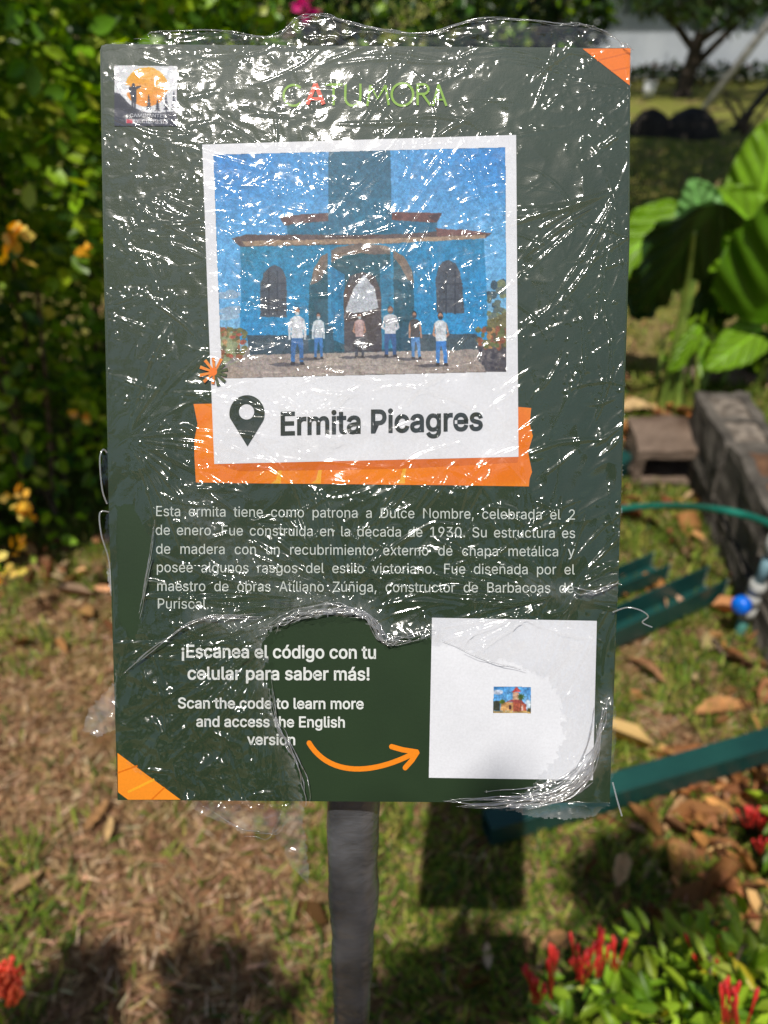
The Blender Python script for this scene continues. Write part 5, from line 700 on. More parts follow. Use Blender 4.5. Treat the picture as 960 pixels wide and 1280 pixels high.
# map pin and marigold
P = Print(4); DK = (44, 58, 44); pin = [(309 + 22 * math.cos(R(a)), 517 - 23 * math.sin(R(a))) for a in range(-22, 203, 9)] + [(299, 541), (309.5, 558), (320, 541)]; P.poly(pin, DK); P.disc(308.5, 515, 9.5, 9.5, (238, 239, 243)); P.build('map_pin')
P = Print(6)
for k, (a, l) in enumerate(((12, 17), (38, 16), (62, 19), (95, 18), (128, 19), (160, 19), (192, 19), (222, 18), (262, 15), (287, 18), (318, 18), (345, 16))):
    cx, cy = 268.5, 465.5; e = (cx + l * math.cos(R(a)), cy - l * math.sin(R(a))); s_ = (cx + 3 * math.cos(R(a)), cy - 3 * math.sin(R(a))); og = 60 <= a <= 262; P.stroke([s_, ((s_[0] + e[0]) / 2, (s_[1] + e[1]) / 2), e], 3.4, [(244, 128, 40)] + [(232, 168, 86)] if og else [(90, 100, 56), (50, 68, 46)], taper=lambda t: .8 + .4 * t)
P.disc(267, 465, 5, 5, (245, 125, 45)); P.build('marigold')
# emblem top left
LG = lambda x, y: (120 + x * .2083, 60 + y * .2083); P = Print(2); NV = (40, 46, 66)
P.poly([(110, 105), (490, 108), (488, 400), (110, 400)], (226, 228, 232), LG); P.disc(305, 235, 128, 118, [(246, 178, 30)] * 13 + [(244, 150, 50)] * 13, LG, n=26)
P.poly([(360, 228), (385, 214), (425, 206), (440, 222), (430, 238), (390, 236)], (228, 230, 233), LG); P.poly([(176, 222), (206, 225), (204, 262), (176, 280), (168, 250)], (228, 230, 233), LG)
P.poly([(110, 268), (145, 276), (168, 300), (205, 345), (235, 362), (300, 388), (380, 392), (489, 376), (488, 472), (110, 470)], NV, LG)
P.poly([(216, 362), (212, 290), (198, 262), (200, 236), (216, 232), (216, 220), (226, 212), (236, 220), (236, 232), (270, 226), (272, 234), (244, 250), (244, 285), (240, 362), (230, 362), (228, 310), (226, 362)], NV, LG)
for x, h_ in ((318, 108), (370, 78), (422, 120), (468, 130)):
    P.poly([(x - 2, 392), (x - 2, 388 - h_), (x + 2, 388 - h_), (x + 2, 392)], NV, LG)
    for j in range(5): y = 388 - h_ + 8 + j * h_ * .17; w_ = 6 + j * 3.4; P.poly([(x, y - 8), (x + w_, y + h_ * .13), (x - w_, y + h_ * .13)], NV, LG)
P.poly([(180, 428), (432, 432), (430, 456), (182, 452)], (214, 214, 220), LG); P.poly([(182, 428), (220, 429), (220, 453), (183, 452)], (206, 44, 70), LG); P.picture('emblem', [LG(110, 105), LG(490, 108), LG(488, 472), LG(110, 470)], 91, 'white emblem with an orange sun, a hiker and pine trees', mott=.06)
lg = lambda x, y: LG(x, y)
a0 = LG(205, 418); a1 = LG(425, 421); b0 = LG(232, 450); b1_ = LG(424, 452); text('emblem_lettering', [('CAMINANTES', *a0, *a1, 4.2, None)], (196, 198, 206), 5.2, 8); text('emblem_lettering', [('AVENTURARTE', *b0, *b1_, 3.6, None)], (40, 44, 60), 5.4, 8)
# name across the top, drawn as thin strokes
P = Print(2); GR = (142, 190, 52); w_ = 3.0
arc = lambda cx, cy, rx, ry, a0, a1, n=18: [(cx + rx * math.cos(R(a0 + (a1 - a0) * i / n)), cy - ry * math.sin(R(a0 + (a1 - a0) * i / n))) for i in range(n + 1)]
P.stroke(arc(367, 119.5, 12.5, 13, 45, 315), w_, GR); P.stroke([(417, 105), (417, 132)], w_, GR); P.stroke([(407, 106), (428, 106)], w_, GR)
P.stroke([(432, 105)] + arc(441, 122.5, 9.5, 10, 180, 360) + [(450.5, 105)], w_, GR); P.stroke([(459, 133), (463, 107)], w_, GR); P.stroke([(463, 107), (472, 124), (482, 107)], w_, GR); P.stroke([(482, 107), (486, 132)], w_, GR)
P.stroke(arc(503, 118.5, 13.5, 14, 0, 360, 26), w_, GR); P.stroke([(522, 132), (522, 105)], w_, GR); P.stroke([(522, 106), (529, 106)] + arc(529, 112, 6.5, 6, 80, -80, 10) + [(522, 118)], w_, GR); P.stroke([(528, 118), (538, 132)], w_, GR); P.stroke([(541, 133), (548, 106)], w_, GR); P.stroke([(548, 106), (558, 133)], w_, GR); P.stroke([(543, 125), (555, 125)], 2.2, GR); P.build('name_lettering', 'thin lime green capital lettering')
P = Print(3); P.stroke([(384, 131), (394.5, 105)], 5.2, (240, 100, 70)); P.stroke([(394.5, 105), (404.5, 131)], 5.2, (240, 100, 70)); P.stroke([(388, 124), (401, 124)], 4, (240, 100, 70)); P.build('name_lettering', 'bold coral red letter A')
# wording
WHT = (226, 232, 226); OFF = (232, 236, 232)
text('title_lettering', [('Ermita Picagres', 349, 543.5, 604, 537, 27.5, None)], (50, 58, 54), 4.2, 21, 'bold dark title on the white card')
H = .94
text('paragraph_lettering', [('Esta ermita tiene como patrona a Dulce Nombre, celebrada el 2', 194, 645, 720, 649.5, 12.6, H), ('de enero. Fue construida en la década de 1930. Su estructura es', 194, 668.5, 719.5, 672.5, 12.6, H), ('de madera con un recubrimiento externo de chapa metálica y', 194.5, 692, 718.5, 695.5, 12.6, H), ('posee algunos rasgos del estilo victoriano. Fue diseñada por el', 195, 715, 718.5, 718, 12.6, H), ('maestro de obras Atiliano Zúñiga, constructor de Barbacoas de', 195.5, 738.5, 717.5, 741, 12.6, H), ('Puriscal.', 196, 760.5, 262, 761, 12.6, None)], (214, 222, 214), 1.4, 0, 'thin white paragraph in six lines')
text('heading_lettering', [('¡Escanea el código con tu', 226, 821.5, 471, 823, 15.4, None), ('celular para saber más!', 234, 849, 463, 850, 15.4, None)], OFF, 1.4, 17, 'bold white heading in two lines')
text('english_lettering', [('Scan the code to learn more', 222, 885, 455, 886, 13, None), ('and access the English', 245, 908, 432, 909, 13, None), ('version', 309, 930.5, 370, 931, 13, None)], OFF, 1.4, 16, 'smaller bold white lettering in three lines')
P = Print(1); AC = (250, 142, 26); bz = lambda t: ((1 - t) ** 3 * 386 + 3 * (1 - t) ** 2 * t * 412 + 3 * (1 - t) * t * t * 468 + t ** 3 * 520, (1 - t) ** 3 * 928 + 3 * (1 - t) ** 2 * t * 972 + 3 * (1 - t) * t * t * 968 + t ** 3 * 940)
P.stroke([bz(i / 22) for i in range(23)], 6.5, AC); P.stroke([(489, 933), (503, 937), (522, 940)], 6.5, AC); P.stroke([(522, 939), (515, 950), (506, 960)], 6.5, AC); P.disc(520.5, 940, 3.6, 3.6, AC, n=12); P.disc(386.5, 928.5, 3.2, 3.2, AC, n=12); P.disc(489.5, 933, 3.2, 3.2, AC, n=12); P.disc(506.5, 959.5, 3.2, 3.2, AC, n=12); P.build('arrow')
# white square card with a tiny picture
P = Print(1); P.poly([(540, 772), (746, 776), (741, 975), (536, 972)], (236, 238, 244)); P.build('square_card', 'plain white square with a tiny church picture in its middle')
TH_ = lambda x, y: (610 + x / 16, 845 + y / 16); P = Print(2); t_ = lambda pts, c: P.poly(pts, c, TH_)
t_([(105, 205), (860, 210), (858, 745), (98, 740)], [(70, 140, 205), (80, 150, 215), (170, 205, 235), (110, 175, 225)]); P.disc(190, 320, 120, 50, (178, 190, 208), TH_, n=12); P.disc(800, 560, 60, 90, (196, 214, 232), TH_, n=12)
t_([(490, 480), (490, 320), (610, 320), (610, 480)], [(196, 160, 130), (214, 176, 150), (170, 130, 110), (196, 160, 130)]); t_([(470, 322), (545, 235), (570, 215), (595, 235), (655, 312)], (196, 78, 70)); t_([(355, 525), (470, 470), (660, 470), (770, 575), (640, 575), (480, 510)], (150, 74, 70))
t_([(240, 690), (260, 540), (380, 520), (520, 520), (520, 700)], (206, 158, 104)); t_([(500, 705), (500, 520), (690, 545), (760, 575), (770, 700)], (176, 92, 72)); t_([(415, 660), (420, 580), (465, 580), (465, 665)], (84, 56, 60)); t_([(660, 690), (668, 580), (700, 580), (705, 690)], (226, 190, 176)); t_([(100, 680), (110, 500), (230, 490), (240, 690)], (62, 66, 56)); P.disc(280, 510, 55, 45, (88, 116, 50), TH_, n=9)
for a in range(0, 360, 40): P.stroke([(660, 410), (660 + 85 * math.cos(R(a)), 410 - 75 * math.sin(R(a)))], 34, (66, 92, 46), TH_, taper=lambda t: 1.2 - .9 * t)
P.stroke([(655, 420), (640, 690)], 14, (96, 76, 52), TH_); t_([(98, 745), (98, 690), (500, 705), (858, 690), (858, 745)], (188, 158, 96)); t_([(780, 700), (790, 640), (858, 640), (858, 720)], (84, 78, 52)); P.picture('tiny_picture', [TH_(105, 205), TH_(860, 210), TH_(858, 745), TH_(98, 740)], 81, 'tiny printed church with a red roofed tower', mott=.25, blur=1)

# ---------------------------------------------------------------- clear film wrapped over the board
STEP = 1.3; gx = np.arange(96, 830, STEP); gy = np.arange(14, 1126, STEP); GX, GY = np.meshgrid(gx, gy); nyy, nxx = GX.shape; FR = np.random.default_rng(3)
def dist(line, x, y):
    best = np.full(x.shape, 1e9)
    for (x0, y0), (x1, y1) in zip(line, line[1:]):
        dx, dy = x1 - x0, y1 - y0; t = np.clip(((x - x0) * dx + (y - y0) * dy) / max(dx * dx + dy * dy, 1e-9), 0, 1); best = np.minimum(best, np.hypot(x - x0 - t * dx, y - y0 - t * dy))
    return best
def bell(d, w): return np.exp(-(d / w) ** 2)
OUT = [(125, 60), (150, 54), (188, 54), (190, 45), (262, 41), (340, 50), (372, 29), (405, 23), (450, 35), (530, 46), (602, 28), (700, 33), (737, 37), (770, 52), (792, 66), (790, 110), (788, 300), (779, 640), (772, 700), (768, 860), (768, 930), (762, 1000), (738, 1016), (704, 1020), (655, 1014), (640, 1006), (600, 1003), (386, 1003),
       (380, 1020), (384, 1062), (386, 1112), (360, 1092), (352, 1062), (338, 1040), (300, 1040), (268, 1022), (240, 1004), (200, 975), (172, 962), (150, 935), (147, 912), (125, 917), (106, 910), (112, 884), (130, 866), (145, 850), (138, 760), (129, 700), (133, 640), (137, 632), (127, 590), (130, 565), (134, 570), (129, 300)]
BARE = [(333, 795), (350, 780), (380, 768), (425, 765), (458, 772), (478, 802), (498, 800), (520, 792), (540, 795), (570, 808), (603, 823), (640, 830), (685, 846), (700, 880), (702, 915), (690, 950), (655, 985), (625, 1000), (560, 1012), (386, 1012), (376, 965), (362, 930), (347, 900), (338, 850)]
BARE2 = [(147, 634), (166, 632), (192, 682), (176, 770), (170, 800), (150, 775)]
jx = (fbm(GX / 8, GY / 8, 2, 1) - .5) * 12 + (vnoise(GX / 2.8, GY / 2.8, 6) - .5) * 7; jy = (fbm(GX / 8 + 40, GY / 8, 2, 2) - .5) * 12 + (vnoise(GX / 2.8 + 9, GY / 2.8, 7) - .5) * 7
jt = np.where(GY < 64, .1, .35); film_in = inside(OUT, GX + jx * jt, GY + jy * jt) & ~inside(BARE, GX + jx, GY + jy) & ~inside(BARE2, GX + jx * .3, GY + jy * .3)
H_ = np.zeros(GX.shape)
def splat(cx, cy, s_long, s_short, ang, h):
    r = int(3 * max(s_long, s_short) / STEP) + 1; i0 = int((cx - gx[0]) / STEP); j0 = int((cy - gy[0]) / STEP); a0, a1, b0, b1 = max(i0 - r, 0), min(i0 + r + 1, nxx), max(j0 - r, 0), min(j0 + r + 1, nyy)
    if a0 >= a1 or b0 >= b1: return
    x = GX[b0:b1, a0:a1] - cx; y = GY[b0:b1, a0:a1] - cy; c, s = math.cos(ang), math.sin(ang); u = (x * c + y * s) / s_long; v = (-x * s + y * c) / s_short
    H_[b0:b1, a0:a1] += h * np.exp(-(u * u + v * v))
def flow(x, y):   # direction of the wrinkles, image angle (y down)
    a_l = .42 + .25 * math.sin(y / 130 + x / 90); a_r = -.85 + .3 * math.sin(x / 70 - y / 160); k = 1 / (1 + math.exp(-(x - 400) / 45)); a = a_l * (1 - k) + a_r * k
    if y < 150: a *= max(.25, (y - 20) / 130)
    if y > 520 and x < 330: a = math.atan2(y - 548, x - 160)
    return a
# small blisters, gathered in streaks
for k in range(270):
    x = FR.uniform(130, 785); y = FR.uniform(55, 1000)
    if FR.random() > (1.0 if y < 180 else .85 if y < 480 else .5): continue
    L = FR.uniform(20, 95); a = flow(x, y) + FR.normal(0, .22); n = int(L / FR.uniform(3.5, 7)); amp = FR.uniform(.35, 1.0) * (1 if y < 480 else 1.15)
    for j in range(n):
        t = (j / max(n, 1) - .5) * L; b = a + .3 * math.sin(t / 30 + k); s = FR.uniform(1.2, 2.3); splat(x + math.cos(b) * t + FR.normal(0, 4), y + math.sin(b) * t + FR.normal(0, 4), s * FR.uniform(1, 1.8), s, a + FR.normal(0, .5), amp * s * FR.uniform(.25, .85) * FR.choice((1, 1, 1, -.6)))
for k in range(5200):
    x = FR.uniform(128, 786); y = FR.uniform(40, 1000)
    if FR.random() > (1.0 if y < 480 else .45): continue
    if vnoise(np.array(x / 48), np.array(y / 34), 5) < .5: continue
    s = FR.uniform(1.2, 2.1); splat(x, y, s * FR.uniform(1, 2), s, flow(x, y) + FR.normal(0, .6), s * FR.uniform(.1, .75))
# long creases
for k in range(360):
    x = FR.uniform(130, 785); y = FR.uniform(45, 1000); a = flow(x, y) + FR.normal(0, .3); L = FR.uniform(25, 190); cv = FR.normal(0, .006); w_ = FR.uniform(1.4, 2.6); h = w_ * FR.uniform(.3, .8) * (1.35 if y > 480 else 1); px_, py_ = x, y
    for j in range(int(L / 3)): a += cv * 3 + FR.normal(0, .03); px_ += math.cos(a) * 3; py_ += math.sin(a) * 3; e = math.sin(math.pi * (j + .5) / int(L / 3)); splat(px_, py_, 4.2, w_, a, h * e * .55)
for k in range(150):     # steeper folds in the slack lower half
    x = FR.uniform(140, 770); y = FR.uniform(470, 1000)
    if x > 390 and y > 800 and FR.random() < .6: continue
    a = FR.choice((FR.normal(-.5, .3), FR.normal(.35, .3))); L = FR.uniform(12, 70); cv = FR.normal(0, .012); w_ = FR.uniform(1.5, 2.8); h = w_ * FR.uniform(.7, 1.3); px_, py_ = x, y
    for j in range(max(int(L / 3), 2)): a += cv * 3 + FR.normal(0, .07); px_ += math.cos(a) * 3; py_ += math.sin(a) * 3; e = math.sin(math.pi * (j + .5) / max(int(L / 3), 2)); splat(px_, py_, 4.0, w_, a, h * e * .6)
# fan of taut creases from the pinch point on the left
for k in range(30):
    a = FR.uniform(-1.7, 1.5); r0 = FR.uniform(8, 40); r1 = r0 + FR.uniform(40, 190); w_ = FR.uniform(1.6, 3.0)
    for r_ in np.arange(r0, r1, 3.2): e = math.sin(math.pi * (r_ - r0) / (r1 - r0)) ** .6; aa = a + .0012 * r_; splat(160 + math.cos(aa) * r_, 550 + math.sin(aa) * r_, 4.4, w_, aa, w_ * .33 * e)
def fan(cx, cy, a0, a1, n, rm, amp):
    for k in range(n):
        a = FR.uniform(a0, a1); r0 = FR.uniform(6, 50); r1 = r0 + FR.uniform(.25, .8) * rm; w_ = FR.uniform(1.4, 3.0); c_ = FR.normal(0, .0012)
        for r_ in np.arange(r0, r1, 3.2): e = math.sin(math.pi * (r_ - r0) / (r1 - r0)) ** .6; aa = a + c_ * r_; splat(cx + math.cos(aa) * r_, cy + math.sin(aa) * r_, 4.4, w_, aa, w_ * amp * e)
fan(430, 745, 2.5, 3.2, 26, 300, .6); fan(430, 745, 3.3, 5.6, 34, 190, .5); fan(700, 742, 2.5, 3.9, 26, 200, .6); fan(700, 742, -1.6, .4, 16, 110, .6); fan(340, 790, 1.3, 2.9, 30, 240, .6); fan(775, 235, 1.7, 2.9, 16, 240, .45)
# broad looseness and crumpled torn rims
ridge = lambda x, y, s: 1 - np.abs(2 * fbm(x, y, 3, s) - 1)
H_ += (fbm(GX / 90, GY / 90, 3, 7) - .5) * 7 + ((ridge(GX / 42 + fbm(GX / 60, GY / 60, 2, 3), GY / 42, 12) - .5) * 3.2 * (1 - np.clip((GY - 460) / 80, 0, 1)) + (ridge(GX / 85, GY / 70 + GX / 150, 13) - .5) * 9 * np.clip((GY - 460) / 80, 0, 1)) * np.clip((GY - 40) / 100, .4, 1)
tear = [(333, 795), (350, 780), (380, 766), (425, 763), (458, 770), (480, 800), (500, 798), (540, 793)]; tear2 = [(333, 795), (338, 850), (347, 900), (362, 930), (378, 965), (385, 1003)]; tear3 = [(540, 795), (603, 823), (685, 846), (702, 900), (690, 950), (640, 992)]; bot = [(560, 1003), (640, 1000), (700, 985), (740, 945), (756, 880)]
crum = (ridge(GX / 10 + 3, GY / 10, 21) - .45) * 2.8 + (ridge(GX / 22, GY / 22, 23) - .45) * 6
dT = dist(tear, GX, GY); dT2 = dist(tear2, GX, GY); dB = dist(bot, GX, GY)
wC = np.clip(bell(dT, 16) + .85 * bell(dT2, 13) + 1.1 * bell(dB, 15) + .7 * bell(dist([(250, 770), (340, 788)], GX, GY), 14) + .55 * bell(dist([(660, 730), (715, 745), (765, 735)], GX, GY), 12) + .4 * bell(dist([(250, 640), (300, 700), (420, 760)], GX, GY), 30), 0, 1.3)
wFlap = ((GX > 145) & (GX < 390) & (GY > 800)) * np.clip(bell(GX - 250, 130), 0, 1) + (GY > 1002) + (GX < 146) * (GY > 840)
H_ += wC * crum + np.clip(wFlap, 0, 1) * ((ridge(GX / 80 + GY / 60, GY / 66 - GX / 80, 41) - .5) * 13 + (ridge(GX / 30 + 4, GY / 24, 43) - .5) * 4)
topz = np.clip((66 - GY) / 12, 0, 1); H_ = H_ * (1 - .6 * topz) + topz * ((ridge(GX / 40 + 8, GY / 18, 51) - .5) * 5)
lift = 3.0 + wC * 5 + 4 * bell(dT2, 8) + 3 * bell(dT, 8) + np.clip((GY - 985) / 30, 0, 1) * 3
Hm = np.maximum(H_, -2.2) + lift; Hm += np.where(film_in, 0, 0)
# the film turns back round the board's edges where it lies tight
eL = np.interp(GY, [60, 300, 640, 1000], [125, 129, 136, 147]); eR = np.interp(GY, [60, 300, 640, 1000], [789, 787, 777, 763])
wrapL = np.clip((eL + 3 - GX) / 3.5, 0, 1) * ((GY < 560) | (GY > 710) & (GY < 845)); wrapR = np.clip((GX - eR + 3) / 4, 0, 1) * (GY < 880) * (GY > 66)
Hm = Hm * (1 - wrapL) * (1 - wrapR) - 6 * wrapL - 6 * wrapR
Hm -= np.clip((GY - 1004) / 60, 0, 1) ** 1.5 * 26 * (GX < 400)      # the torn tail hangs down behind the lower edge
U_, V_ = uv_np(GX, GY); Pf = np.stack([U_, V_, Hm * PXM], -1)
keep = film_in[:-1, :-1] & film_in[:-1, 1:] & film_in[1:, 1:] & film_in[1:, :-1]
HZ = np.clip(wC, 0, 1) * .10 * fbm(GX / 6, GY / 6, 3, 71) * 1.6 + np.clip((GY - 1002) / 15, 0, 1) * (.08 + .08 * fbm(GX / 12, GY / 12, 3, 72)) + ((GX < 147) & (GY > 835)) * .09 + topz * .03 + wrapL * .22 + wrapR * .10
me = grid_mesh('plastic_wrap', Pf, np.repeat(HZ[..., None], 3, -1), True, keep)
def film_mat(name, tint=.003, rough=.068, gain=1.55):
    m, nt, p, o = new_mat(name); nt.nodes.remove(p); tc = nd(nt, 'ShaderNodeTexCoord')
    mp = nd(nt, 'ShaderNodeMapping'); mp.inputs['Scale'].default_value = (420, 900, 600); mp.inputs['Rotation'].default_value = (0, 0, R(32)); nt.links.new(tc.outputs['Object'], mp.inputs['Vector']); n1 = noise(nt, mp.outputs[0], 1.0, 3, .6, .6)
    b = nd(nt, 'ShaderNodeBump'); b.inputs['Strength'].default_value = .35; b.inputs['Distance'].default_value = .0002; nt.links.new(n1.outputs[0], b.inputs['Height'])
    g = nd(nt, 'ShaderNodeBsdfGlossy'); g.inputs['Roughness'].default_value = rough; g.inputs['Color'].default_value = (1, 1, 1, 1); nt.links.new(b.outputs[0], g.inputs['Normal']); g2 = nd(nt, 'ShaderNodeBsdfGlossy'); g2.inputs['Roughness'].default_value = .19; nt.links.new(b.outputs[0], g2.inputs['Normal']); gm = nd(nt, 'ShaderNodeMixShader'); gm.inputs[0].default_value = .15; nt.links.new(g.outputs[0], gm.inputs[1]); nt.links.new(g2.outputs[0], gm.inputs[2])
    t = nd(nt, 'ShaderNodeBsdfTransparent'); t.inputs[0].default_value = (.985, .985, .985, 1); d = nd(nt, 'ShaderNodeBsdfDiffuse'); d.inputs[0].default_value = (.8, .8, .8, 1); mt = nd(nt, 'ShaderNodeMixShader'); hz = nd(nt, 'ShaderNodeAttribute', attribute_name='Col'); ha = nd(nt, 'ShaderNodeMath', operation='ADD'); ha.inputs[1].default_value = tint; nt.links.new(hz.outputs['Fac'], ha.inputs[0]); nt.links.new(ha.outputs[0], mt.inputs[0]); nt.links.new(t.outputs[0], mt.inputs[1]); nt.links.new(d.outputs[0], mt.inputs[2])
    fz = nd(nt, 'ShaderNodeLayerWeight'); fz.inputs['Blend'].default_value = .5; pw = nd(nt, 'ShaderNodeMath', operation='POWER'); pw.inputs[1].default_value = 5; nt.links.new(fz.outputs['Facing'], pw.inputs[0]); mu = nd(nt, 'ShaderNodeMath', operation='MULTIPLY_ADD'); mu.use_clamp = True; mu.inputs[1].default_value = .9; mu.inputs[2].default_value = .045 * gain; nt.links.new(pw.outputs[0], mu.inputs[0])
    ms = nd(nt, 'ShaderNodeMixShader'); nt.links.new(mu.outputs[0], ms.inputs[0]); nt.links.new(mt.outputs[0], ms.inputs[1]); nt.links.new(gm.outputs[0], ms.inputs[2]); nt.links.new(ms.outputs[0], o.inputs[0]); return m
M_FILM = film_mat('clear_film'); wrap = link_obj('plastic_wrap', me, M_FILM, sign); wrap.matrix_world = M_AT(); wrap['label'] = 'wrinkled glossy clear film, torn open at the lower right'
def strand(pts, r=.00035, name='loose_strand'): return tube_obj(name, smooth_path([tuple(Vector(uv(*q[:2], q[2]))) for q in pts], 10), r, M_FILMT, wrap, 6)
M_FILMT = film_mat('film_strand', .16, .12, 4)
def ropes(name, lines, label=None):
    """torn film rolls up into thin glossy ropes along its edge"""
    bm = bmesh.new(); rg = random.Random(len(lines))
    for line, k, off, rad in lines:
        seg = smooth_path([(a, b, 0) for a, b in line], 8)
        for q in range(k):
            i0 = rg.randint(0, len(seg) // 2); i1 = min(len(seg), i0 + rg.randint(len(seg) // 4, len(seg))); ox, oy = rg.gauss(0, off * .6), rg.gauss(0, off * .6); P_ = []
            for i in range(i0, i1, 2): ox += rg.gauss(0, off * .22); oy += rg.gauss(0, off * .22); ox *= .9; oy *= .9; P_.append(tuple(uv(seg[i].x + ox, seg[i].y + oy, .0010 + rg.random() * .0022)))
            if len(P_) > 2: P_ = smooth_path(P_, 3); add_tube(bm, P_, [max(.00008, rad * (.4 + rg.random()) * math.sin(math.pi * (.08 + .84 * j / (len(P_) - 1)))) for j in range(len(P_))], 6)
    o = bm_obj(name, bm, M_FILMT, wrap, True)
    if label: o['label'] = label

for grp in ([(tear, 15, 9, .00035), (tear2, 7, 6, .0003)], [([(540, 795), (603, 823), (660, 838)], 2, 2, .00012)], [(bot, 22, 10, .0004), ([(620, 1004), (680, 1000), (735, 968), (752, 900)], 14, 7, .0004)], [([(700, 735), (735, 742), (768, 730)], 6, 8, .0004)], [([(146, 850), (190, 815), (250, 775), (330, 770)], 5, 5, .0003)], [([(195, 640), (188, 700), (174, 772)], 4, 3, .0002)], [([(150, 54), (188, 54), (191, 46), (262, 41), (340, 50), (372, 29), (405, 23), (450, 35), (530, 46), (602, 28), (700, 33), (737, 37), (770, 52), (790, 66)], 5, 1.6, .00016)], [([(240, 1004), (290, 1035), (340, 1045), (360, 1020)], 3, 10, .0002)]): ropes('torn_edge', grp)
M_FILMT = film_mat('film_strand', .16, .12, 4)
def ropes(name, lines, label=None):
    """torn film rolls up into thin glossy ropes along its edge"""
    bm = bmesh.new(); rg = random.Random(len(lines))
    for line, k, off, rad in lines:
        seg = smooth_path([(a, b, 0) for a, b in line], 8)
        for q in range(k):
            i0 = rg.randint(0, len(seg) // 2); i1 = min(len(seg), i0 + rg.randint(len(seg) // 4, len(seg))); ox, oy = rg.gauss(0, off * .6), rg.gauss(0, off * .6); P_ = []
            for i in range(i0, i1, 2): ox += rg.gauss(0, off * .22); oy += rg.gauss(0, off * .22); ox *= .9; oy *= .9; P_.append(tuple(uv(seg[i].x + ox, seg[i].y + oy, .0010 + rg.random() * .0022)))
            if len(P_) > 2: P_ = smooth_path(P_, 3); add_tube(bm, P_, [max(.00008, rad * (.4 + rg.random()) * math.sin(math.pi * (.08 + .84 * j / (len(P_) - 1)))) for j in range(len(P_))], 6)
    o = bm_obj(name, bm, M_FILMT, wrap, True)
    if label: o['label'] = label
for grp in ([(tear, 15, 9, .00035), (tear2, 7, 6, .0003)], [([(540, 795), (603, 823), (660, 838)], 2, 2, .00012)], [(bot, 22, 10, .0004), ([(620, 1004), (680, 1000), (735, 968), (752, 900)], 14, 7, .0004)], [([(700, 735), (735, 742), (768, 730)], 6, 8, .0004)], [([(146, 850), (190, 815), (250, 775), (330, 770)], 5, 5, .0003)], [([(195, 640), (188, 700), (174, 772)], 4, 3, .0002)], [([(150, 54), (188, 54), (191, 46), (262, 41), (340, 50), (372, 29), (405, 23), (450, 35), (530, 46), (602, 28), (700, 33), (737, 37), (770, 52), (790, 66)], 5, 1.6, .00016)], [([(240, 1004), (290, 1035), (340, 1045), (360, 1020)], 3, 10, .0002)]): ropes('torn_edge', grp)
strand([(764, 764, .002), (780, 757, .004), (796, 760, .005), (806, 768, .004), (800, 776, .003), (812, 782, .003)]); strand([(764, 975, .002), (768, 995, .004), (772, 1012, .006)], .0004); strand([(134, 630, .0), (129, 612, .001), (127, 575, .002), (130, 562, .001), (134, 566, .0)]); strand([(137, 640, 0), (126, 641, .001), (129, 668, .002), (136, 700, 0), (139, 740, 0)])
# ---------------------------------------------------------------- post and bracket
ptop = at_depth(442.5, 1010, ZB + .034); _d = ray(440, 1280); _c = CAM + _d * ((ptop.y) / _d.y); sl = (_c - ptop) / (ptop.z - _c.z); pfoot = ptop + sl * (ptop.z + .1); ptop2 = ptop - sl * .031
rows = 420; seg = 48; zz = np.linspace(0, 1, rows)[:, None]; th = np.linspace(0, 2 * np.pi, seg, endpoint=False)[None, :]; A_ = np.array(ptop2); B_ = np.array(pfoot); ln = np.linalg.norm(B_ - A_)
rad = .0121 + .0009 * (fbm(zz * ln * 22 + th * 0, np.cos(th) * 1.3 + zz * 3, 3, 61) - .5) * 2 + .0007 * (ridge(zz * ln * 60 + np.sin(th + zz * 20) * 1.2, np.cos(th) * 1.1 + 5 + zz * 0, 63) - .5) + .0016 * np.exp(-((zz * ln - .115) / .02) ** 2) * (.6 + .4 * np.sin(th + 2)) - .0008 * np.clip((zz * ln - .1) / .2, 0, 1)
PP = A_ + (B_ - A_) * zz[..., None] * np.ones((1, seg, 1)) + np.stack([np.sign(np.cos(th)) * np.abs(np.cos(th)) ** .62 * rad, np.sign(np.sin(th)) * np.abs(np.sin(th)) ** .8 * rad * .62 + np.cos(th) * .0022, 0 * rad], -1)
m, nt, p, o = new_mat('wrapped_post'); tc = nd(nt, 'ShaderNodeTexCoord'); mp = nd(nt, 'ShaderNodeMapping'); mp.inputs['Scale'].default_value = (70, 70, 110); mp.inputs['Rotation'].default_value = (R(35), R(40), 0); nt.links.new(tc.outputs['Object'], mp.inputs['Vector']); n1 = noise(nt, mp.outputs[0], 1, 5, .6, .8); n2 = noise(nt, tc.outputs['Object'], 18, 4); r_ = ramp(nt, n2.outputs[0], [(.35, lin(74, 76, 80)), (.65, lin(132, 134, 140))]); nt.links.new(r_.outputs[0], p.inputs['Base Color']); p.inputs['Roughness'].default_value = .24; p.inputs['Specular IOR Level'].default_value = .75; bump(nt, n1.outputs[0], .6, .0016, p)
link_obj('post', grid_mesh('post', PP, wrap=True), m, sign)
bm = bmesh.new(); q0 = uv(442, 985); bk_ = [(-.016, .0, -TH - .002), (.016, .0, -TH - .002), (.016, .085, -TH - .002), (-.016, .085, -TH - .002)]; add_box(bm, (q0.x - .014, q0.y + .0, -TH - .004), (q0.x + .014, q0.y + .1, -TH - .0002)); add_box(bm, (q0.x - .011, q0.y + .0, -.024), (q0.x + .011, q0.y + .03, -TH - .0042)); br = bm_obj('bracket', bm, M_SHED_TRIM, sign); br.matrix_world = M_AT()
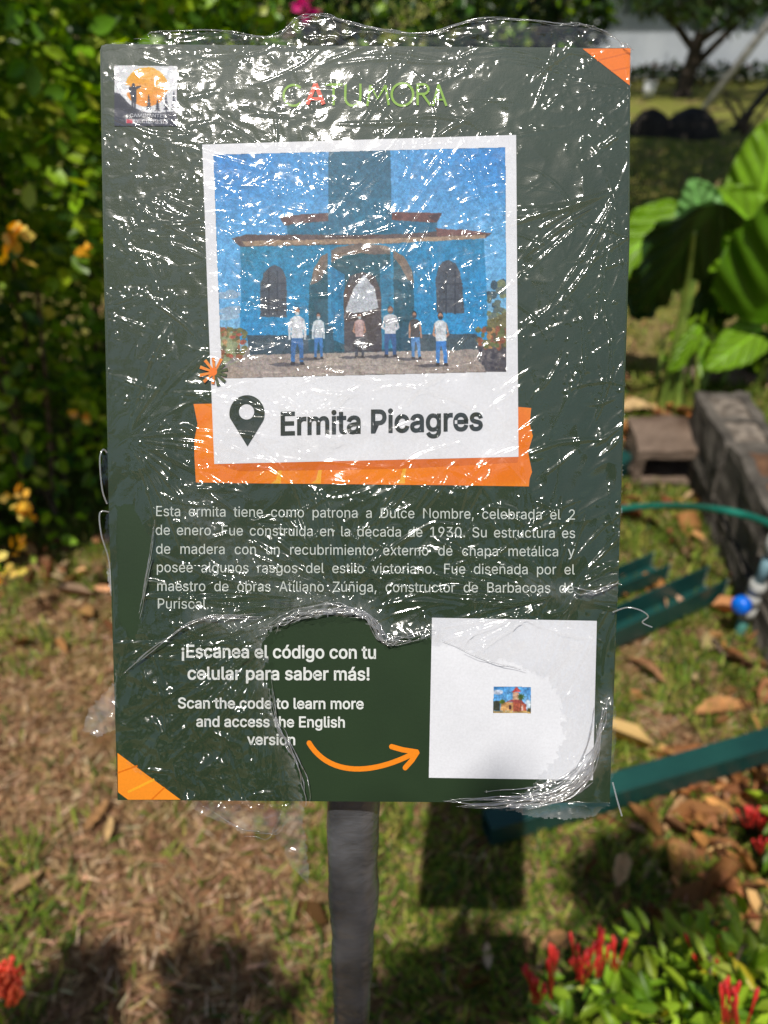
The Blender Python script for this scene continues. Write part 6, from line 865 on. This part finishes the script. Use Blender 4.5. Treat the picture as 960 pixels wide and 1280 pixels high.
# ================================================================ THE PHOTOGRAPHER (throws the shadow at the bottom of the picture)
def skin_body(name, joints, edges, mat, parent, root=0, sub=2):
    me = bpy.data.meshes.new(name); me.from_pydata([j[0] for j in joints], edges, []); o = link_obj(name, me, mat, parent)
    sk = o.modifiers.new('skin', 'SKIN'); sk.use_smooth_shade = True
    for v, j in zip(me.skin_vertices[0].data, joints): v.radius = (j[1], j[2] if len(j) > 2 else j[1])
    for v in me.skin_vertices[0].data: v.use_root = False
    me.skin_vertices[0].data[root].use_root = True
    ss = o.modifiers.new('sub', 'SUBSURF'); ss.levels = sub; ss.render_levels = sub; return o
M_SKIN = noisy_mat('skin', lin(168, 118, 92), lin(184, 132, 104), 20, .5); M_SHIRT = noisy_mat('dark_blue_shirt', lin(38, 52, 78), lin(46, 62, 92), 90, .9); M_TROUS = noisy_mat('grey_trousers', lin(62, 60, 58), lin(76, 74, 70), 90, .9); M_SHOE = noisy_mat('brown_shoe', lin(58, 42, 32), lin(72, 52, 40), 30, .6); M_HAIR = noisy_mat('dark_hair', lin(26, 20, 16), lin(40, 32, 26), 60, .6)
ppl = thing('person', 'person standing in blue shirt and grey trousers photographing the sign', 'person', (.05, -.42, 0)); B = Vector((.05, -.42, 0))
def w(x, y, z): return tuple(Vector((x, y, z)) - B)
J = [(w(.05, -.43, .98), .13, .10), (w(.05, -.42, 1.18), .12, .09), (w(.05, -.41, 1.38), .14, .095), (w(.05, -.39, 1.50), .055), (w(.05, -.355, 1.58), .06), (w(.045, -.335, 1.67), .085, .095), (w(.045, -.34, 1.765), .06),
     (w(-.12, -.40, 1.44), .06), (w(-.36, -.17, 1.30), .045), (w(-.12, -.04, 1.41), .032),
     (w(.22, -.40, 1.44), .06), (w(.29, -.44, 1.17), .042), (w(.30, -.36, .93), .027),
     (w(-.04, -.43, .90), .085), (w(-.05, -.41, .50), .058), (w(-.06, -.45, .09), .04), (w(-.07, -.31, .035), .034),
     (w(.14, -.43, .90), .085), (w(.15, -.41, .50), .058), (w(.16, -.45, .09), .04), (w(.17, -.31, .035), .034)]
E_ = [(0, 1), (1, 2), (2, 3), (3, 4), (4, 5), (5, 6), (2, 7), (7, 8), (8, 9), (2, 10), (10, 11), (11, 12), (0, 13), (13, 14), (14, 15), (15, 16), (0, 17), (17, 18), (18, 19), (19, 20)]
# palms
J += [(w(-.062, -.03, 1.44), .036, .026), (w(.30, -.33, .86), .026, .016)]; E_ += [(9, 21), (12, 22)]
# fingers curl round the phone edges; each a short chain from the palm
for side, palm, x0, x1, px_ in ((-1, 21, -.06, -.02, 0),):
    for k in range(4):
        z = 1.405 + .017 * k; l = (.9, 1.0, 1.05, .85)[k]; i = len(J); yb = -.012 - (1.47 - z) * .5
        J += [(w(x0 + (x1 - x0) * .35, yb - .0, z), .0085), (w(x0 + (x1 - x0) * .72 * l, yb + .006, z + .003), .0078), (w(x1 + (.014 if side < 0 else -.012) * l, yb + .004, z + .005), .0065)]; E_ += [(palm, i), (i, i + 1), (i + 1, i + 2)]
    i = len(J); J += [(w(x0 + (x1 - x0) * .3, -.055, 1.435), .0105), (w(x1 + (.01 if side < 0 else -.01), -.052, 1.455), .009), (w(x1 + (.022 if side < 0 else -.022), -.047, 1.468), .0075)]; E_ += [(palm, i), (i, i + 1), (i + 1, i + 2)]
for k in range(5):   # the other hand hangs slightly curled
    i = len(J); ox = .30 + (.012, .008, 0, -.006, -.022)[k]; oy = (-.30, -.312, -.325, -.337, -.315)[k]; z0 = (.835, .828, .826, .83, .865)[k]; l = (.062, .078, .082, .074, .05)[k]
    J += [(w(ox, oy, z0), .0085), (w(ox - .004, oy + .008, z0 - l * .5), .008), (w(ox - .014, oy + .006, z0 - l), .0066)]; E_ += [(22, i), (i, i + 1), (i + 1, i + 2)]
body = skin_body('body', J, E_, M_SKIN, ppl)
g = 1.16
shirt = skin_body('shirt', [(J[i][0], J[i][1] * g, (J[i][2] if len(J[i]) > 2 else J[i][1]) * g) for i in (0, 1, 2)] + [(w(.05, -.395, 1.46), .07)] + [(J[7][0], .073), (J[8][0], .056), (w(-.15, -.055, 1.40), .044), (J[10][0], .073), (J[11][0], .058), (w(.298, -.375, .98), .042)], [(0, 1), (1, 2), (2, 3), (2, 4), (4, 5), (5, 6), (2, 7), (7, 8), (8, 9)], M_SHIRT, ppl)
skin_body('trousers', [(w(.05, -.43, 1.02), .15, .12), (J[13][0], .102), (J[14][0], .075), (w(-.06, -.447, .1), .062), (J[17][0], .102), (J[18][0], .075), (w(.16, -.447, .1), .062)], [(0, 1), (1, 2), (2, 3), (0, 4), (4, 5), (5, 6)], M_TROUS, ppl)
for sx in (-.06, .16): skin_body('shoe', [(w(sx, -.47, .05), .05, .045), (w(sx - .003, -.40, .045), .046, .042), (w(sx - .008, -.29, .032), .044, .03)], [(0, 1), (1, 2)], M_SHOE, ppl)
skin_body('hair', [(w(.045, -.385, 1.66), .07, .085), (w(.045, -.375, 1.74), .082, .08), (w(.045, -.325, 1.785), .07, .05)], [(0, 1), (1, 2)], M_HAIR, ppl)
M_EYE = noisy_mat('eye', lin(30, 22, 18), lin(40, 30, 24), 5, .2); fx = w(.045, -.25, 1.66)
for sx in (-.032, .032):
    bm = bmesh.new(); bmesh.ops.create_uvsphere(bm, u_segments=12, v_segments=8, radius=.011, matrix=Matrix.Translation(Vector(fx) + Vector((sx, .005, .01)))); bm_obj('eye', bm, M_EYE, ppl, True)
bm = bmesh.new(); add_tube(bm, [Vector(fx) + Vector((0, -.004, .018)), Vector(fx) + Vector((0, .016, -.018)), Vector(fx) + Vector((0, .006, -.026))], [.006, .013, .008], 10); bm_obj('nose', bm, M_SKIN, ppl, True)
bm = bmesh.new(); add_tube(bm, [Vector(fx) + Vector((-.024, -.002, -.052)), Vector(fx) + Vector((0, .006, -.050)), Vector(fx) + Vector((.024, -.002, -.052))], [.003, .006, .003], 8); bm_obj('mouth', bm, noisy_mat('lips', lin(140, 80, 70), lin(150, 88, 78), 20, .5), ppl, True)
for sx in (-1, 1):
    bm = bmesh.new(); bmesh.ops.create_uvsphere(bm, u_segments=12, v_segments=8, radius=1, matrix=Matrix.Translation(Vector(w(.045 + sx * .086, -.345, 1.66))) @ Matrix.Diagonal((.012, .022, .033, 1))); bm_obj('ear', bm, M_SKIN, ppl, True)
ph = thing('smartphone', 'dark phone held upright in one hand above the sign', 'phone', CAM); Mx = Matrix((RIGHT, FWD, UP)).transposed().to_4x4()
ph.matrix_world = Matrix.Translation(CAM) @ Mx   # local y looks along the view
M_PH = noisy_mat('black_phone_glass', lin(20, 20, 22), lin(26, 26, 28), 5, .15); bm = bmesh.new(); add_box(bm, (-.022, -.022, -.137), (.052, -.0135, .022)); bm_obj('case', bm, M_PH, ph, bevel=.003)
bm = bmesh.new(); add_box(bm, (-.020, -.0232, -.134), (.050, -.0222, .019)); bm_obj('screen', bm, noisy_mat('screen_glass', lin(60, 80, 60), lin(90, 110, 90), 30, .1), ph)
bm = bmesh.new(); add_box(bm, (-.011, -.0133, -.03), (.012, -.0118, .014)); bm_obj('camera_bump', bm, M_PH, ph, bevel=.0006)
